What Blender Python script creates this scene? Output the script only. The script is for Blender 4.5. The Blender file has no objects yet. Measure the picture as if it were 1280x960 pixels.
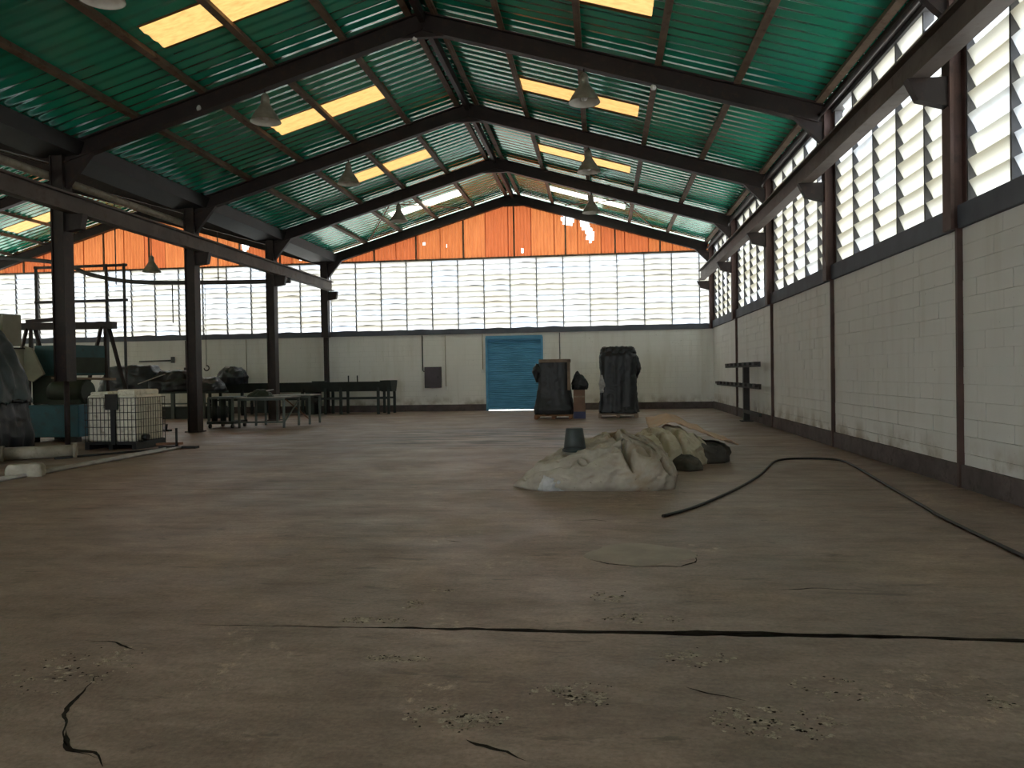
import bpy, bmesh, math, random
from mathutils import Vector, Matrix, noise
random.seed(7)
SC = bpy.context.scene
COL = SC.collection
PI = math.pi

# ------------------------------------------------------------------ camera
FPX, PITCH, YAW, ROLL, CAMH = 980.66, -0.0127, 0.1141, -0.0162, 1.42
Fw = Vector((-math.sin(YAW)*math.cos(PITCH), math.cos(YAW)*math.cos(PITCH), math.sin(PITCH)))
R0 = Vector((math.cos(YAW), math.sin(YAW), 0)); U0 = R0.cross(Fw)
Rt = R0*math.cos(ROLL) + U0*math.sin(ROLL); Up = U0*math.cos(ROLL) - R0*math.sin(ROLL)
cd = bpy.data.cameras.new('camera'); cam = bpy.data.objects.new('camera', cd); COL.objects.link(cam)
m = Matrix((Rt, Up, -Fw)).transposed().to_4x4(); m.translation = (0, 0, CAMH)
cam.matrix_world = m
cd.sensor_width = 36; cd.lens = FPX/1280*36; cd.clip_end = 500
SC.camera = cam

# ------------------------------------------------------------------ light
SC.view_settings.view_transform = 'Standard'; SC.view_settings.look = 'None'
SC.view_settings.gamma = 1; SC.view_settings.use_curve_mapping = False
SC.view_settings.exposure = 2.52
SC.cycles.max_bounces = 16; SC.cycles.diffuse_bounces = 8; SC.cycles.transmission_bounces = 10; SC.cycles.glossy_bounces = 5
W = bpy.data.worlds.new('world'); SC.world = W; W.use_nodes = True
wn = W.node_tree; wn.nodes.clear()
wo = wn.nodes.new('ShaderNodeOutputWorld'); wb = wn.nodes.new('ShaderNodeBackground')
wb.inputs[0].default_value = (0.86, 0.93, 1.0, 1); wb.inputs[1].default_value = 1.3
wn.links.new(wb.outputs[0], wo.inputs[0])
sd = bpy.data.lights.new('sun', 'SUN'); sun = bpy.data.objects.new('sun', sd); COL.objects.link(sun)
sd.energy = 2.2; sd.angle = 0.03; sd.color = (1, 0.95, 0.87)
sun.rotation_euler = Vector((0.30, 0.26, -0.92)).to_track_quat('-Z', 'Y').to_euler()
sun.location = (-10, -8, 40)

# ------------------------------------------------------------------ mesh helpers
class MB:
    def __init__(s): s.v = []; s.f = []; s.sm = []
    def add(s, vs, fs, smooth=False):
        o = len(s.v); s.v += [tuple(v) for v in vs]
        for f in fs: s.f.append(tuple(i+o for i in f)); s.sm.append(smooth)
        return s
    def box(s, a, b):
        (x0, y0, z0), (x1, y1, z1) = a, b
        vs = [(x0,y0,z0),(x1,y0,z0),(x1,y1,z0),(x0,y1,z0),(x0,y0,z1),(x1,y0,z1),(x1,y1,z1),(x0,y1,z1)]
        return s.add(vs, [(0,3,2,1),(4,5,6,7),(0,1,5,4),(1,2,6,5),(2,3,7,6),(3,0,4,7)])
    def bar(s, p, q, w, h, up=(0,0,1)):
        p = Vector(p); q = Vector(q); d = (q-p).normalized(); up = Vector(up)
        if abs(d.dot(up)) > .98: up = Vector((0,1,0))
        r = d.cross(up).normalized(); u = r.cross(d)
        vs = [c + r*sx*w/2 + u*sz*h/2 for c in (p, q) for sx, sz in ((-1,-1),(1,-1),(1,1),(-1,1))]
        return s.add(vs, [(0,3,2,1),(4,5,6,7),(0,1,5,4),(1,2,6,5),(2,3,7,6),(3,0,4,7)])
    def ibeam(s, p, q, w, h, t=.03, up=(0,0,1)):
        p = Vector(p); q = Vector(q); d = (q-p).normalized(); up = Vector(up)
        r = d.cross(up).normalized(); u = r.cross(d)
        s.bar(p, q, t*1.3, h-2*t, up)
        for k in (-1, 1): s.bar(p+u*k*(h-t)/2, q+u*k*(h-t)/2, w, t, up)
        return s
    def tube(s, pts, r, n=8, cap=True):
        pts = [Vector(p) for p in pts]; o = len(s.v); k = len(pts); prev = None
        for i, p in enumerate(pts):
            d = (pts[min(i+1,k-1)] - pts[max(i-1,0)]).normalized()
            if prev is None:
                a = Vector((0,0,1)) if abs(d.z) < .9 else Vector((1,0,0))
                r1 = d.cross(a).normalized()
            else: r1 = (prev - d*prev.dot(d)).normalized()
            prev = r1; r2 = d.cross(r1)
            rr = r[i] if isinstance(r, (list, tuple)) else r
            for j in range(n):
                a = 2*PI*j/n; s.v.append(tuple(p + (r1*math.cos(a) + r2*math.sin(a))*rr))
        for i in range(k-1):
            for j in range(n):
                s.f.append((o+i*n+j, o+i*n+(j+1)%n, o+(i+1)*n+(j+1)%n, o+(i+1)*n+j)); s.sm.append(True)
        if cap:
            s.f.append(tuple(o+j for j in reversed(range(n)))); s.sm.append(False)
            s.f.append(tuple(o+(k-1)*n+j for j in range(n))); s.sm.append(False)
        return s
    def lathe(s, prof, n=24, c=(0,0,0)):
        o = len(s.v); k = len(prof)
        for r, z in prof:
            for j in range(n):
                a = 2*PI*j/n; s.v.append((c[0]+r*math.cos(a), c[1]+r*math.sin(a), c[2]+z))
        for i in range(k-1):
            for j in range(n):
                s.f.append((o+i*n+j, o+i*n+(j+1)%n, o+(i+1)*n+(j+1)%n, o+(i+1)*n+j)); s.sm.append(True)
        return s
    def prism(s, poly, d):
        n = len(poly); d = Vector(d); vs = [Vector(p) for p in poly]; vs += [v+d for v in vs]
        fs = [tuple(reversed(range(n))), tuple(range(n, 2*n))]
        fs += [(i, (i+1)%n, n+(i+1)%n, n+i) for i in range(n)]
        return s.add(vs, fs)
    def mesh(s, name):
        me = bpy.data.meshes.new(name); me.from_pydata(s.v, [], s.f)
        me.polygons.foreach_set('use_smooth', s.sm); me.update()
        bm = bmesh.new(); bm.from_mesh(me); bmesh.ops.recalc_face_normals(bm, faces=bm.faces); bm.to_mesh(me); bm.free()
        return me
    def build(s, name, mat, parent=None, bevel=0):
        me = s.mesh(name); return link(name, me, mat, parent, bevel)

def link(name, me, mat, parent=None, bevel=0):
    if mat is not None and len(me.materials) == 0: me.materials.append(mat)
    o = bpy.data.objects.new(name, me); COL.objects.link(o)
    if parent is not None: o.parent = parent
    if bevel:
        b = o.modifiers.new('bevel', 'BEVEL'); b.width = bevel; b.segments = 2; b.limit_method = 'ANGLE'
    return o

def tag(o, label, cat, group=None, kind=None):
    o['label'] = label; o['category'] = cat
    if group: o['group'] = group
    if kind: o['kind'] = kind
    return o
def thing(name, label, cat, loc=(0,0,0), rz=0, group=None, kind=None):
    o = bpy.data.objects.new(name, None); COL.objects.link(o); o.empty_display_size = .2
    o.location = loc; o.rotation_euler = (0, 0, rz)
    return tag(o, label, cat, group, kind)
def S(o, label, cat): return tag(o, label, cat, None, 'structure')
def copy_tree(root, loc, rz=0):
    r = root.copy(); COL.objects.link(r); r.location = loc; r.rotation_euler = (0, 0, rz)
    for ch in list(root.children):
        c = ch.copy(); COL.objects.link(c); c.parent = r
        for g in list(ch.children):
            d = g.copy(); COL.objects.link(d); d.parent = c
    return r

# ------------------------------------------------------------------ materials
class NT:
    def __init__(s, name):
        s.m = bpy.data.materials.new(name); s.m.use_nodes = True; s.t = s.m.node_tree; s.t.nodes.clear()
        s.out = s.n('ShaderNodeOutputMaterial')
    def n(s, t, **k):
        nd = s.t.nodes.new(t)
        for a, b in k.items(): setattr(nd, a, b)
        return nd
    def l(s, a, b): s.t.links.new(a, b)
    def pos(s): return s.n('ShaderNodeNewGeometry').outputs['Position']
    def noise(s, scale, detail=4, rough=.55, vec=None, stretch=None, dist=0):
        t = s.n('ShaderNodeTexNoise'); t.inputs['Scale'].default_value = scale
        t.inputs['Detail'].default_value = detail; t.inputs['Roughness'].default_value = rough
        t.inputs['Distortion'].default_value = dist
        v = vec or s.pos()
        if stretch:
            mp = s.n('ShaderNodeMapping'); mp.inputs['Scale'].default_value = stretch; s.l(v, mp.inputs[0]); v = mp.outputs[0]
        s.l(v, t.inputs['Vector']); return t.outputs[0]
    def ramp(s, fac, stops):
        r = s.n('ShaderNodeValToRGB'); e = r.color_ramp.elements
        while len(e) < len(stops): e.new(.5)
        for el, (p, c) in zip(e, stops):
            el.position = p; el.color = (c, c, c, 1) if isinstance(c, (int, float)) else (*c, 1)
        s.l(fac, r.inputs[0]); return r.outputs[0]
    def mix(s, fac, a, b, mode='MIX'):
        x = s.n('ShaderNodeMix', data_type='RGBA', blend_type=mode)
        for sock, v in ((x.inputs['Factor'], fac), (x.inputs['A'], a), (x.inputs['B'], b)):
            if isinstance(v, (int, float)): sock.default_value = v
            elif isinstance(v, tuple): sock.default_value = (*v, 1)
            else: s.l(v, sock)
        return x.outputs['Result']
    def math(s, op, a, b=0.0):
        x = s.n('ShaderNodeMath', operation=op)
        for i, v in enumerate((a, b)):
            if isinstance(v, (int, float)): x.inputs[i].default_value = v
            else: s.l(v, x.inputs[i])
        return x.outputs[0]
    def bsdf(s, col, rough=.6, metal=0, spec=.5, bump=None, bd=.02, bs=.6):
        b = s.n('ShaderNodeBsdfPrincipled')
        for nm, v in (('Base Color', col), ('Roughness', rough), ('Metallic', metal), ('Specular IOR Level', spec)):
            if isinstance(v, (int, float)): b.inputs[nm].default_value = v
            elif isinstance(v, tuple): b.inputs[nm].default_value = (*v, 1)
            else: s.l(v, b.inputs[nm])
        if bump is not None:
            bn = s.n('ShaderNodeBump'); bn.inputs['Strength'].default_value = bs; bn.inputs['Distance'].default_value = bd
            s.l(bump, bn.inputs['Height']); s.l(bn.outputs[0], b.inputs['Normal'])
        s.l(b.outputs[0], s.out.inputs[0]); return b
    def objrand(s): return s.n('ShaderNodeObjectInfo').outputs['Random']

def simple(name, col, rough=.6, metal=0, var=.25, scale=3.0, bump=.3, spec=.5, dirt=None):
    t = NT(name)
    n1 = t.noise(scale, 5)
    c = t.mix(t.ramp(n1, [(.3, 0), (.7, 1)]), tuple(x*(1-var) for x in col), tuple(min(1, x*(1+var*.6)) for x in col))
    if dirt:
        n2 = t.noise(scale*2.7, 6, .7); c = t.mix(t.ramp(n2, [(.52, 0), (.68, 1)]), c, dirt)
    t.bsdf(c, rough, metal, spec, t.noise(scale*9, 4) if bump else None, .01, bump)
    return t.m

M = {}
M['steel'] = simple('dark_brown_steel_paint', (.024, .016, .016), .55, 0, .35, 2.5, .25, .4, (.045, .024, .018))
M['purlin'] = simple('rusty_purlin_paint', (.16, .115, .08), .65, 0, .35, 2.0, .3, .3, (.075, .04, .025))
M['steel_red'] = simple('red_oxide_steel', (.085, .048, .042), .6, 0, .4, 1.6, .3, .4, (.05, .03, .026))
M['crane'] = simple('grey_brown_beam_paint', (.115, .095, .085), .6, 0, .3, 1.4, .3, .4, (.07, .05, .04))
M['sill'] = simple('blue_grey_sill_paint', (.125, .135, .165), .75, 0, .25, 1.4, .4, .3)
M['mullion'] = simple('dark_mullion', (.075, .075, .08), .6, 0, .25, 4, .2)
M['base_r'] = simple('baseboard_paint', (.115, .092, .092), .8, 0, .35, 2.5, .5, .3, (.06, .05, .047))
M['pipe'] = simple('aged_cream_pipe', (.36, .32, .25), .55, 0, .3, 3, .2, .4, (.2, .17, .13))
M['lamp'] = simple('aluminium_lamp', (.30, .295, .26), .5, .35, .3, 6, .15)
M['lamp_in'] = simple('lamp_inner', (.62, .60, .55), .5, 0, .15, 6, 0)
M['dark'] = simple('black_rubber', (.012, .012, .013), .6, 0, .3, 6, .2)
M['white'] = simple('white_enamel', (.7, .7, .68), .5, 0, .1, 4, 0)
M['blue'] = simple('blue_machine_paint', (.021, .12, .175), .5, 0, .25, 2.2, .2, .5, (.03, .08, .11))
M['teal'] = simple('teal_machine_paint', (.025, .095, .105), .5, 0, .3, 2.2, .2, .5, (.025, .06, .06))
M['green'] = simple('olive_green_paint', (.03, .042, .03), .55, 0, .3, 3, .2, .4)
M['cream'] = simple('cream_sheet_metal', (.30, .29, .22), .6, 0, .25, 1.6, .2, .4)
M['bench'] = simple('dark_green_bench_steel', (.022, .032, .031), .6, 0, .4, 3, .3)
M['table'] = simple('worn_table_top', (.30, .29, .27), .5, .2, .35, 3, .2)
M['table_leg'] = simple('grey_green_legs', (.10, .12, .11), .6, 0, .3, 3, .2)
M['concrete_bit'] = simple('pale_concrete', (.40, .36, .29), .85, 0, .35, 5, .6)
M['tote'] = simple('cream_tote_plastic', (.80, .75, .62), .45, 0, .18, 2.5, .1, .4, (.42, .36, .26))
M['wood'] = simple('pallet_wood', (.26, .13, .065), .8, 0, .35, 5, .5)
M['greywood'] = simple('grey_plank', (.27, .2, .15), .8, 0, .3, 5, .5)
M['card'] = simple('brown_cardboard', (.20, .12, .085), .8, 0, .2, 3, .1)
M['card_blue'] = simple('blue_carton', (.05, .06, .13), .7, 0, .2, 3, .1)
M['panelbox'] = simple('purple_brown_box', (.075, .06, .075), .6, 0, .2, 3, .1)
M['film'] = simple('black_stretch_film', (.013, .016, .021), .46, 0, .35, 5, .35, .55)
M['tarp'] = simple('blue_black_tarp', (.014, .019, .027), .38, 0, .5, 4, .4, .5)
M['tarp_gr'] = simple('grey_green_tarp', (.05, .068, .075), .5, 0, .4, 3, .4, .4)
M['bucket'] = simple('dark_green_bucket', (.022, .032, .032), .5, 0, .3, 6, .1)
M['clear'] = simple('pale_plastic_film', (.45, .45, .45), .35, 0, .3, 6, .3)
M['cable'] = simple('black_cable', (.010, .010, .010), .5, 0, .2, 8, 0)
M['pale_rod'] = simple('pale_metal_rod', (.42, .40, .37), .5, .3, .3, 4, .2)
M['cage'] = simple('dark_cage_wire', (.035, .033, .03), .55, .3, .3, 6, 0)
M['rack'] = simple('dark_rack_steel', (.022, .02, .022), .6, 0, .3, 5, .2)
M['edge_shade'] = simple('blade_edge_shade', (.06, .056, .05), .6, 0, .3, 5, 0)
M['outside'] = simple('outside_ground', (.42, .40, .36), .9, 0, .2, .3, 0)
M['brace'] = simple('rusty_brace', (.20, .095, .05), .7, 0, .3, 4, .2)

# roof sheet: glossy green
t = NT('green_roof_sheet')
c = t.mix(t.objrand(), (.018, .27, .17), (.025, .33, .22))
c = t.mix(t.ramp(t.noise(.5, 5), [(.35, 0), (.75, 1)]), c, (.018, .24, .20))
b_ = t.bsdf(c, t.ramp(t.noise(1.7, 4), [(.3, .10), (.7, .18)]), 0, 1.0); b_.inputs['Coat Weight'].default_value = .7; b_.inputs['Coat Roughness'].default_value = .11; b_.inputs['Coat Tint'].default_value = (.75, 1, .88, 1); M['roof'] = t.m
def translucent(name, cols, warm, transm=.75, gloss=.06, nscale=3.0, rand=True, streak=None):
    t = NT(name)
    if rand:
        r = t.n('ShaderNodeValToRGB'); r.color_ramp.interpolation = 'CONSTANT'
        e = r.color_ramp.elements
        while len(e) < len(cols): e.new(.5)
        for i, (el, cc) in enumerate(zip(e, cols)): el.position = i/len(cols); el.color = (*cc, 1)
        t.l(t.objrand(), r.inputs[0]); c = r.outputs[0]
    else: c = cols[0]
    c = t.mix(t.math('MULTIPLY', t.ramp(t.noise(nscale, 5, .6, None, streak), [(.42, 0), (.72, 1)]), .55), c, warm)
    tr = t.n('ShaderNodeBsdfTranslucent'); df = t.n('ShaderNodeBsdfDiffuse'); gl = t.n('ShaderNodeBsdfGlossy')
    gl.inputs['Roughness'].default_value = .35
    t.l(c, tr.inputs[0]); t.l(c, df.inputs[0])
    m1 = t.n('ShaderNodeMixShader'); m1.inputs[0].default_value = transm
    t.l(df.outputs[0], m1.inputs[1]); t.l(tr.outputs[0], m1.inputs[2])
    m2 = t.n('ShaderNodeMixShader'); m2.inputs[0].default_value = gloss
    t.l(m1.outputs[0], m2.inputs[1]); t.l(gl.outputs[0], m2.inputs[2]); t.l(m2.outputs[0], t.out.inputs[0])
    return t.m
M['blade'] = translucent('frosted_louvre', [(0.481,0.472,0.429),(0.437,0.415,0.350),(0.525,0.533,0.525),(0.459,0.446,0.398),(0.507,0.551,0.603),(0.472,0.459,0.411),(0.577,0.594,0.612)], (0.368,0.328,0.262), .70, .05, 1.3)
M['blade_r'] = translucent('cream_louvre', [(0.448,0.436,0.376),(0.473,0.465,0.415),(0.423,0.406,0.338),(0.558,0.584,0.609),(0.448,0.440,0.381),(0.431,0.410,0.338)], (0.381,0.351,0.271), .72, .05, 1.3)
M['skylight'] = translucent('aged_fibreglass', [(0.258,0.142,0.047),(0.284,0.159,0.056)], (0.146,0.069,0.019), .58, .05, 6, True, (1, 3, 1))
M['skylight_w'] = translucent('sunlit_fibreglass', [(.9,.85,.68)], (.75,.65,.42), .85, .05, 6, False)  # farthest sheets: sunlight scattering through them put in as a whiter colour
M['orange'] = translucent('orange_fibreglass', [(0.396,0.120,0.036),(0.370,0.095,0.031),(0.430,0.138,0.043)], (0.258,0.060,0.019), .50, .05, 2.5, True, (4, 4, .5))

# painted block walls
def wallmat(name, col, brick):
    t = NT(name); p = t.pos()
    sep = t.n('ShaderNodeSeparateXYZ'); t.l(p, sep.inputs[0])
    big = t.ramp(t.noise(.6, 5), [(.3, 0), (.75, 1)])
    c = t.mix(big, tuple(x*.88 for x in col), col)
    drip = t.noise(1.0, 5, .6, None, (3, 3, .35))
    c = t.mix(t.math('MULTIPLY', t.ramp(drip, [(.5, 0), (.8, 1)]), .5), c, tuple(x*y for x, y in zip(col, (.66, .62, .55))))
    low = t.math('MULTIPLY', t.ramp(sep.outputs['Z'], [(.28, 1), (.62, 0)]), t.ramp(t.noise(2.2, 5), [(.42, 0), (.62, .75)]))
    c = t.mix(low, c, (.26, .20, .13))
    pit = t.ramp(t.noise(14, 3), [(.70, 0), (.74, .6)]); c = t.mix(pit, c, tuple(x*.45 for x in col))
    bump = t.noise(30, 4)
    if brick:
        cm = t.n('ShaderNodeCombineXYZ'); t.l(sep.outputs['X'], cm.inputs[0]); t.l(sep.outputs['Z'], cm.inputs[1])
        b = t.n('ShaderNodeTexBrick'); b.inputs['Scale'].default_value = 1
        b.inputs['Brick Width'].default_value = .4; b.inputs['Row Height'].default_value = .2
        b.inputs['Mortar Size'].default_value = .006; b.inputs['Mortar Smooth'].default_value = .3
        t.l(cm.outputs[0], b.inputs['Vector'])
        fade = t.ramp(t.noise(1.2, 4), [(.4, .08), (.7, .5)])
        c = t.mix(t.math('MULTIPLY', b.outputs['Fac'], fade), c, tuple(x*.5 for x in col))
    t.bsdf(c, .75, 0, .3, bump, .004, .5); return t.m
M['wall'] = wallmat('cream_wall_paint', (.85, .835, .80), True)
M['block'] = wallmat('white_block_paint', (.755, .745, .725), False)
M['mortar'] = simple('mortar_joint', (.66, .645, .61), .9, 0, .3, 4, .3)

# concrete floor
t = NT('old_concrete_floor'); p = t.pos()
sep = t.n('ShaderNodeSeparateXYZ'); t.l(p, sep.inputs[0])
c = t.mix(t.ramp(t.noise(.33, 6, .6), [(.3, 0), (.72, 1)]), (0.259, 0.182, 0.140), (0.420, 0.314, 0.259))
c = t.mix(t.math('MULTIPLY', t.ramp(t.noise(1.3, 6, .65, None, (.6, 1.5, 1)), [(.38, 0), (.66, 1)]), .75), c, (0.181, 0.128, 0.100))
c = t.mix(t.math('MULTIPLY', t.ramp(t.noise(.55, 5, .6, None, (1, 1, 1), .6), [(.52, 0), (.7, 1)]), .5), c, (0.481, 0.342, 0.244))
c = t.mix(t.math('MULTIPLY', t.ramp(t.noise(.8, 5, .6, None, (.5, 1.2, 1)), [(.55, 0), (.75, 1)]), .5), c, (0.241, 0.197, 0.127))
# dark streaks lying across the floor further down the hall
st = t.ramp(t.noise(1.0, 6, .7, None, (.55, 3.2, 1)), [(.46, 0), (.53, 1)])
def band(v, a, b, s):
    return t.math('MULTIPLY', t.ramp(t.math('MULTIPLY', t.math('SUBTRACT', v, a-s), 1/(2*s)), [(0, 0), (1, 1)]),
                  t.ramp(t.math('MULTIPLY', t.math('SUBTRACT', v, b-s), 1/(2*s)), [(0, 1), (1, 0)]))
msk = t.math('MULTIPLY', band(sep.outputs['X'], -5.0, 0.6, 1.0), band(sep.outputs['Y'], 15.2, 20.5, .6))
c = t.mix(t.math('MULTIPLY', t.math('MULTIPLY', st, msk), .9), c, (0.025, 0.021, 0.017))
spk = t.ramp(t.noise(7, 4, .7), [(.64, 0), (.70, 1)]); c = t.mix(t.math('MULTIPLY', spk, .55), c, (0.120, 0.083, 0.064))
pale = t.math('MULTIPLY', t.ramp(t.noise(11, 5, .7), [(.52, 0), (.64, 1)]), t.ramp(t.noise(.9, 4, .5, None, (1, 1, 1), .8), [(.58, 0), (.68, 1)]))
c = t.mix(t.math('MULTIPLY', pale, .6), c, (0.722, 0.538, 0.403))
c = t.mix(1.0, c, t.ramp(t.noise(5, 7, .75, None, (.6, 1.4, 1)), [(.25, .55), (.5, .95), (.75, 1.3)]), 'MULTIPLY')
c = t.mix(1.0, c, t.ramp(t.noise(38, 4, .7), [(.3, .72), (.7, 1.18)]), 'MULTIPLY')
c = t.mix(t.math('MULTIPLY', t.ramp(t.noise(3.2, 5, .7, None, (.45, 1.6, 1), .5), [(.60, 0), (.68, 1)]), .6), c, (0.065, 0.050, 0.040))
hgt = t.math('ADD', t.noise(26, 5, .65), t.math('MULTIPLY', t.noise(3.5, 4), 1.5))
hgt = t.math('SUBTRACT', hgt, t.math('MULTIPLY', pale, 1.2))
t.bsdf(c, t.ramp(t.noise(1.1, 5), [(.3, .38), (.7, .58)]), 0, .45, hgt, .008, .55)
M['floor'] = t.m
M['patch'] = simple('pale_floor_patch', (.36, .30, .245), .6, 0, .25, 3, .4, .35)
M['crack'] = simple('dark_crack', (.022, .018, .014), .9, 0, .4, 6, .5, .1)
M['rough'] = simple('spalled_concrete', (.46, .385, .31), .9, 0, .5, 16, 1.0, .1, (.15, .12, .09))

# canvas sacks
def sackmat(name, a, b, stain):
    t = NT(name)
    c = t.mix(t.ramp(t.noise(2.2, 6, .6), [(.35, 0), (.7, 1)]), a, b)
    c = t.mix(t.math('MULTIPLY', t.ramp(t.noise(1.5, 5, .6, None, (1, 1, 1), .7), [(.5, 0), (.66, 1)]), .8), c, stain)
    c = t.mix(t.ramp(t.noise(16, 4), [(.66, 0), (.72, .5)]), c, (.10, .08, .06))
    t.bsdf(c, .75, 0, .3, t.noise(22, 5), .008, .6); return t.m
M['sack'] = sackmat('dirty_canvas', (.29, .255, .215), (.50, .45, .375), (.25, .165, .09))
M['sack2'] = sackmat('cream_canvas', (.46, .41, .31), (.58, .53, .42), (.33, .28, .2))
M['sackp'] = sackmat('pinkish_paper', (.50, .33, .23), (.58, .42, .30), (.46, .36, .27))
M['sackd'] = sackmat('grey_black_plastic', (.04, .04, .038), (.09, .085, .075), (.13, .115, .09))

# ------------------------------------------------------------------ main dimensions
XR, XL, XM, YB = 4.22, -10.87, -3.32, 30.40
BAY = 5.105
FR = [30.18 - BAY*k for k in range(6)]          # portal frame lines, back wall first
SLOPE = 2.14/7.30
ZRAF = 8.02                                     # underside of rafter at the ridge
XM2, XFAR, YREAR = -18.42, -26.0, -7.0
def zraf(x, xm=XM): return ZRAF - SLOPE*abs(x-xm)
def zroof(x, xm=XM): return zraf(x, xm) + .47
NVEC = Vector((SLOPE, 0, 1)).normalized()

# ------------------------------------------------------------------ floor: slabs with open joints
fl = MB().box((XFAR, YREAR, -.25), (XR+.2, YB+.2, -.15)).build('floor', M['crack'])
S(fl, 'old stained grey-brown concrete hall floor with cracked joints', 'floor')
def jag(y0, amp, seed, n=260):
    out = []
    for i in range(n+1):
        x = XFAR + (XR-XFAR)*i/n
        out.append((x, y0 + amp*(noise.fractal((x*.9, seed*7.3, 0), 1, 2, 3)*1.2 + .25*noise.noise((x*9, seed, 3)))))
    return out
def gapw(x, k):
    if k == 0:
        g = .010 + .085*math.exp(-((x-.7)/.8)**2) + .035*math.exp(-((x+.5)/.5)**2) + .05*math.exp(-((x-2.4)/.6)**2)
        g *= 1.1*(.6 + .9*abs(noise.noise((x*3.1, 5, 1))))
        return .0005 if x < -2.4 else g
    return max(.0005, .03*noise.noise((x*.8, k*3.3, 2)) + .012)
joints = [(4.30, .035, 1), (9.55, .03, 2), (14.95, .04, 3), (20.6, .05, 4)]
edges = [[(XFAR + (XR-XFAR)*i/260, YREAR) for i in range(261)]]
for k, (y, a, sd_) in enumerate(joints):
    j = jag(y, a, sd_); edges.append([(x, yy - gapw(x, k)/2) for x, yy in j]); edges.append([(x, yy + gapw(x, k)/2) for x, yy in j])
edges.append([(XFAR + (XR-XFAR)*i/260, YB) for i in range(261)])
for k in range(0, len(edges), 2):
    a, b = edges[k], edges[k+1]; mb = MB(); n = len(a); vs = []
    for (x, y), (x2, y2) in zip(a, b): vs += [(x, y, 0), (x2, y2, 0), (x, y, -.15), (x2, y2, -.15)]
    fs = []
    for i in range(n-1):
        o = 4*i; fs += [(o, o+4, o+5, o+1), (o, o+2, o+6, o+4), (o+1, o+5, o+7, o+3)]
    o = mb.add(vs, fs).build('concrete_slab', M['floor'], fl); o.data.materials.append(M['crack'])
    for pl_ in o.data.polygons: pl_.material_index = 1 if abs(pl_.normal.z) < .5 else 0
# repair patch, cracks and spalls lying in the slabs
def blob(cx, cy, rx, ry, seed, n=60, rough=.25):
    out = []
    for i in range(n):
        a = 2*PI*i/n; r = 1 + rough*noise.fractal((math.cos(a)*1.3, math.sin(a)*1.3, seed*5.1), 1, 2, 4)
        out.append((cx + rx*r*math.cos(a), cy + ry*r*math.sin(a)))
    return out
def flat(name, poly, z, mat):
    n = len(poly); mb = MB(); cx = sum(p[0] for p in poly)/n; cy = sum(p[1] for p in poly)/n
    vs = [(x, y, .0005) for x, y in poly] + [(cx+(x-cx)*.985, cy+(y-cy)*.985, z) for x, y in poly] + [(cx, cy, z)]
    fs = [(i, (i+1)%n, n+(i+1)%n, n+i) for i in range(n)] + [(n+i, n+(i+1)%n, 2*n) for i in range(n)]
    return mb.add(vs, fs).build(name, mat, fl)
def crack(pts, w, seed, name='crack'):
    P = []
    for (x0, y0), (x1, y1) in zip(pts, pts[1:]):
        k = max(2, int(math.hypot(x1-x0, y1-y0)/.03))
        for i in range(k): P.append((x0+(x1-x0)*i/k, y0+(y1-y0)*i/k))
    P.append(pts[-1]); vs = []; n = len(P)
    for i, (x, y) in enumerate(P):
        dx = P[min(i+1, n-1)][0]-P[max(i-1, 0)][0]; dy = P[min(i+1, n-1)][1]-P[max(i-1, 0)][1]; L = math.hypot(dx, dy)+1e-6
        j = .03*noise.fractal((x*4, y*4, seed), 1, 2, 4)
        ww = w*(.25+1.3*abs(noise.noise((x*3, y*3, seed+9))))*min(1, 4*i/n+.1, 4*(n-1-i)/n+.1)
        x += -dy/L*j; y += dx/L*j
        vs += [(x-dy/L*ww, y+dx/L*ww, .0016), (x+dy/L*ww, y-dx/L*ww, .0016)]
    MB().add(vs, [(2*i, 2*i+1, 2*i+3, 2*i+2) for i in range(n-1)]).build(name, M['crack'], fl)
pp = blob(.27, 6.18, .42, .36, 3, rough=.2); flat('repair_patch', pp, .003, M['patch'])
crack([(-.16, 6.05), (-.06, 5.92), (.03, 5.84), (.26, 5.77), (.55, 5.79), (.66, 5.92), (.72, 6.15)], .016, 1)
crack([(-1.90, 2.72), (-2.02, 2.78), (-2.18, 2.93), (-2.29, 3.09), (-2.36, 3.27), (-2.44, 3.5)], .013, 2)
crack([(-2.82, 3.99), (-2.64, 3.94), (-2.46, 3.86)], .012, 3)
crack([(-2.2, 2.95), (-2.05, 2.80), (-1.95, 2.77), (-1.86, 2.66)], .014, 4)
crack([(-.3, 7.55), (-.1, 7.6), (.05, 7.5)], .01, 5)
crack([(1.1, 5.2), (1.4, 5.25), (1.7, 5.2)], .012, 6)
crack([(.36, 3.58), (.48, 3.5), (.6, 3.42)], .010, 7)
crack([(-.55, 2.98), (-.38, 2.9), (-.3, 2.84)], .010, 8)
crack([(-1.35, 6.6), (-1.2, 6.55)], .014, 9)
jl = jag(joints[0][0], joints[0][1], joints[0][2])
crack([q for q in jl if -2.2 < q[0] < XR-.1][::2], .022, 10, 'joint_dirt')
crack([q for q in jl if .1 < q[0] < 1.6][::2], .035, 12, 'joint_dirt')
rndc = random.Random(3)
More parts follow.
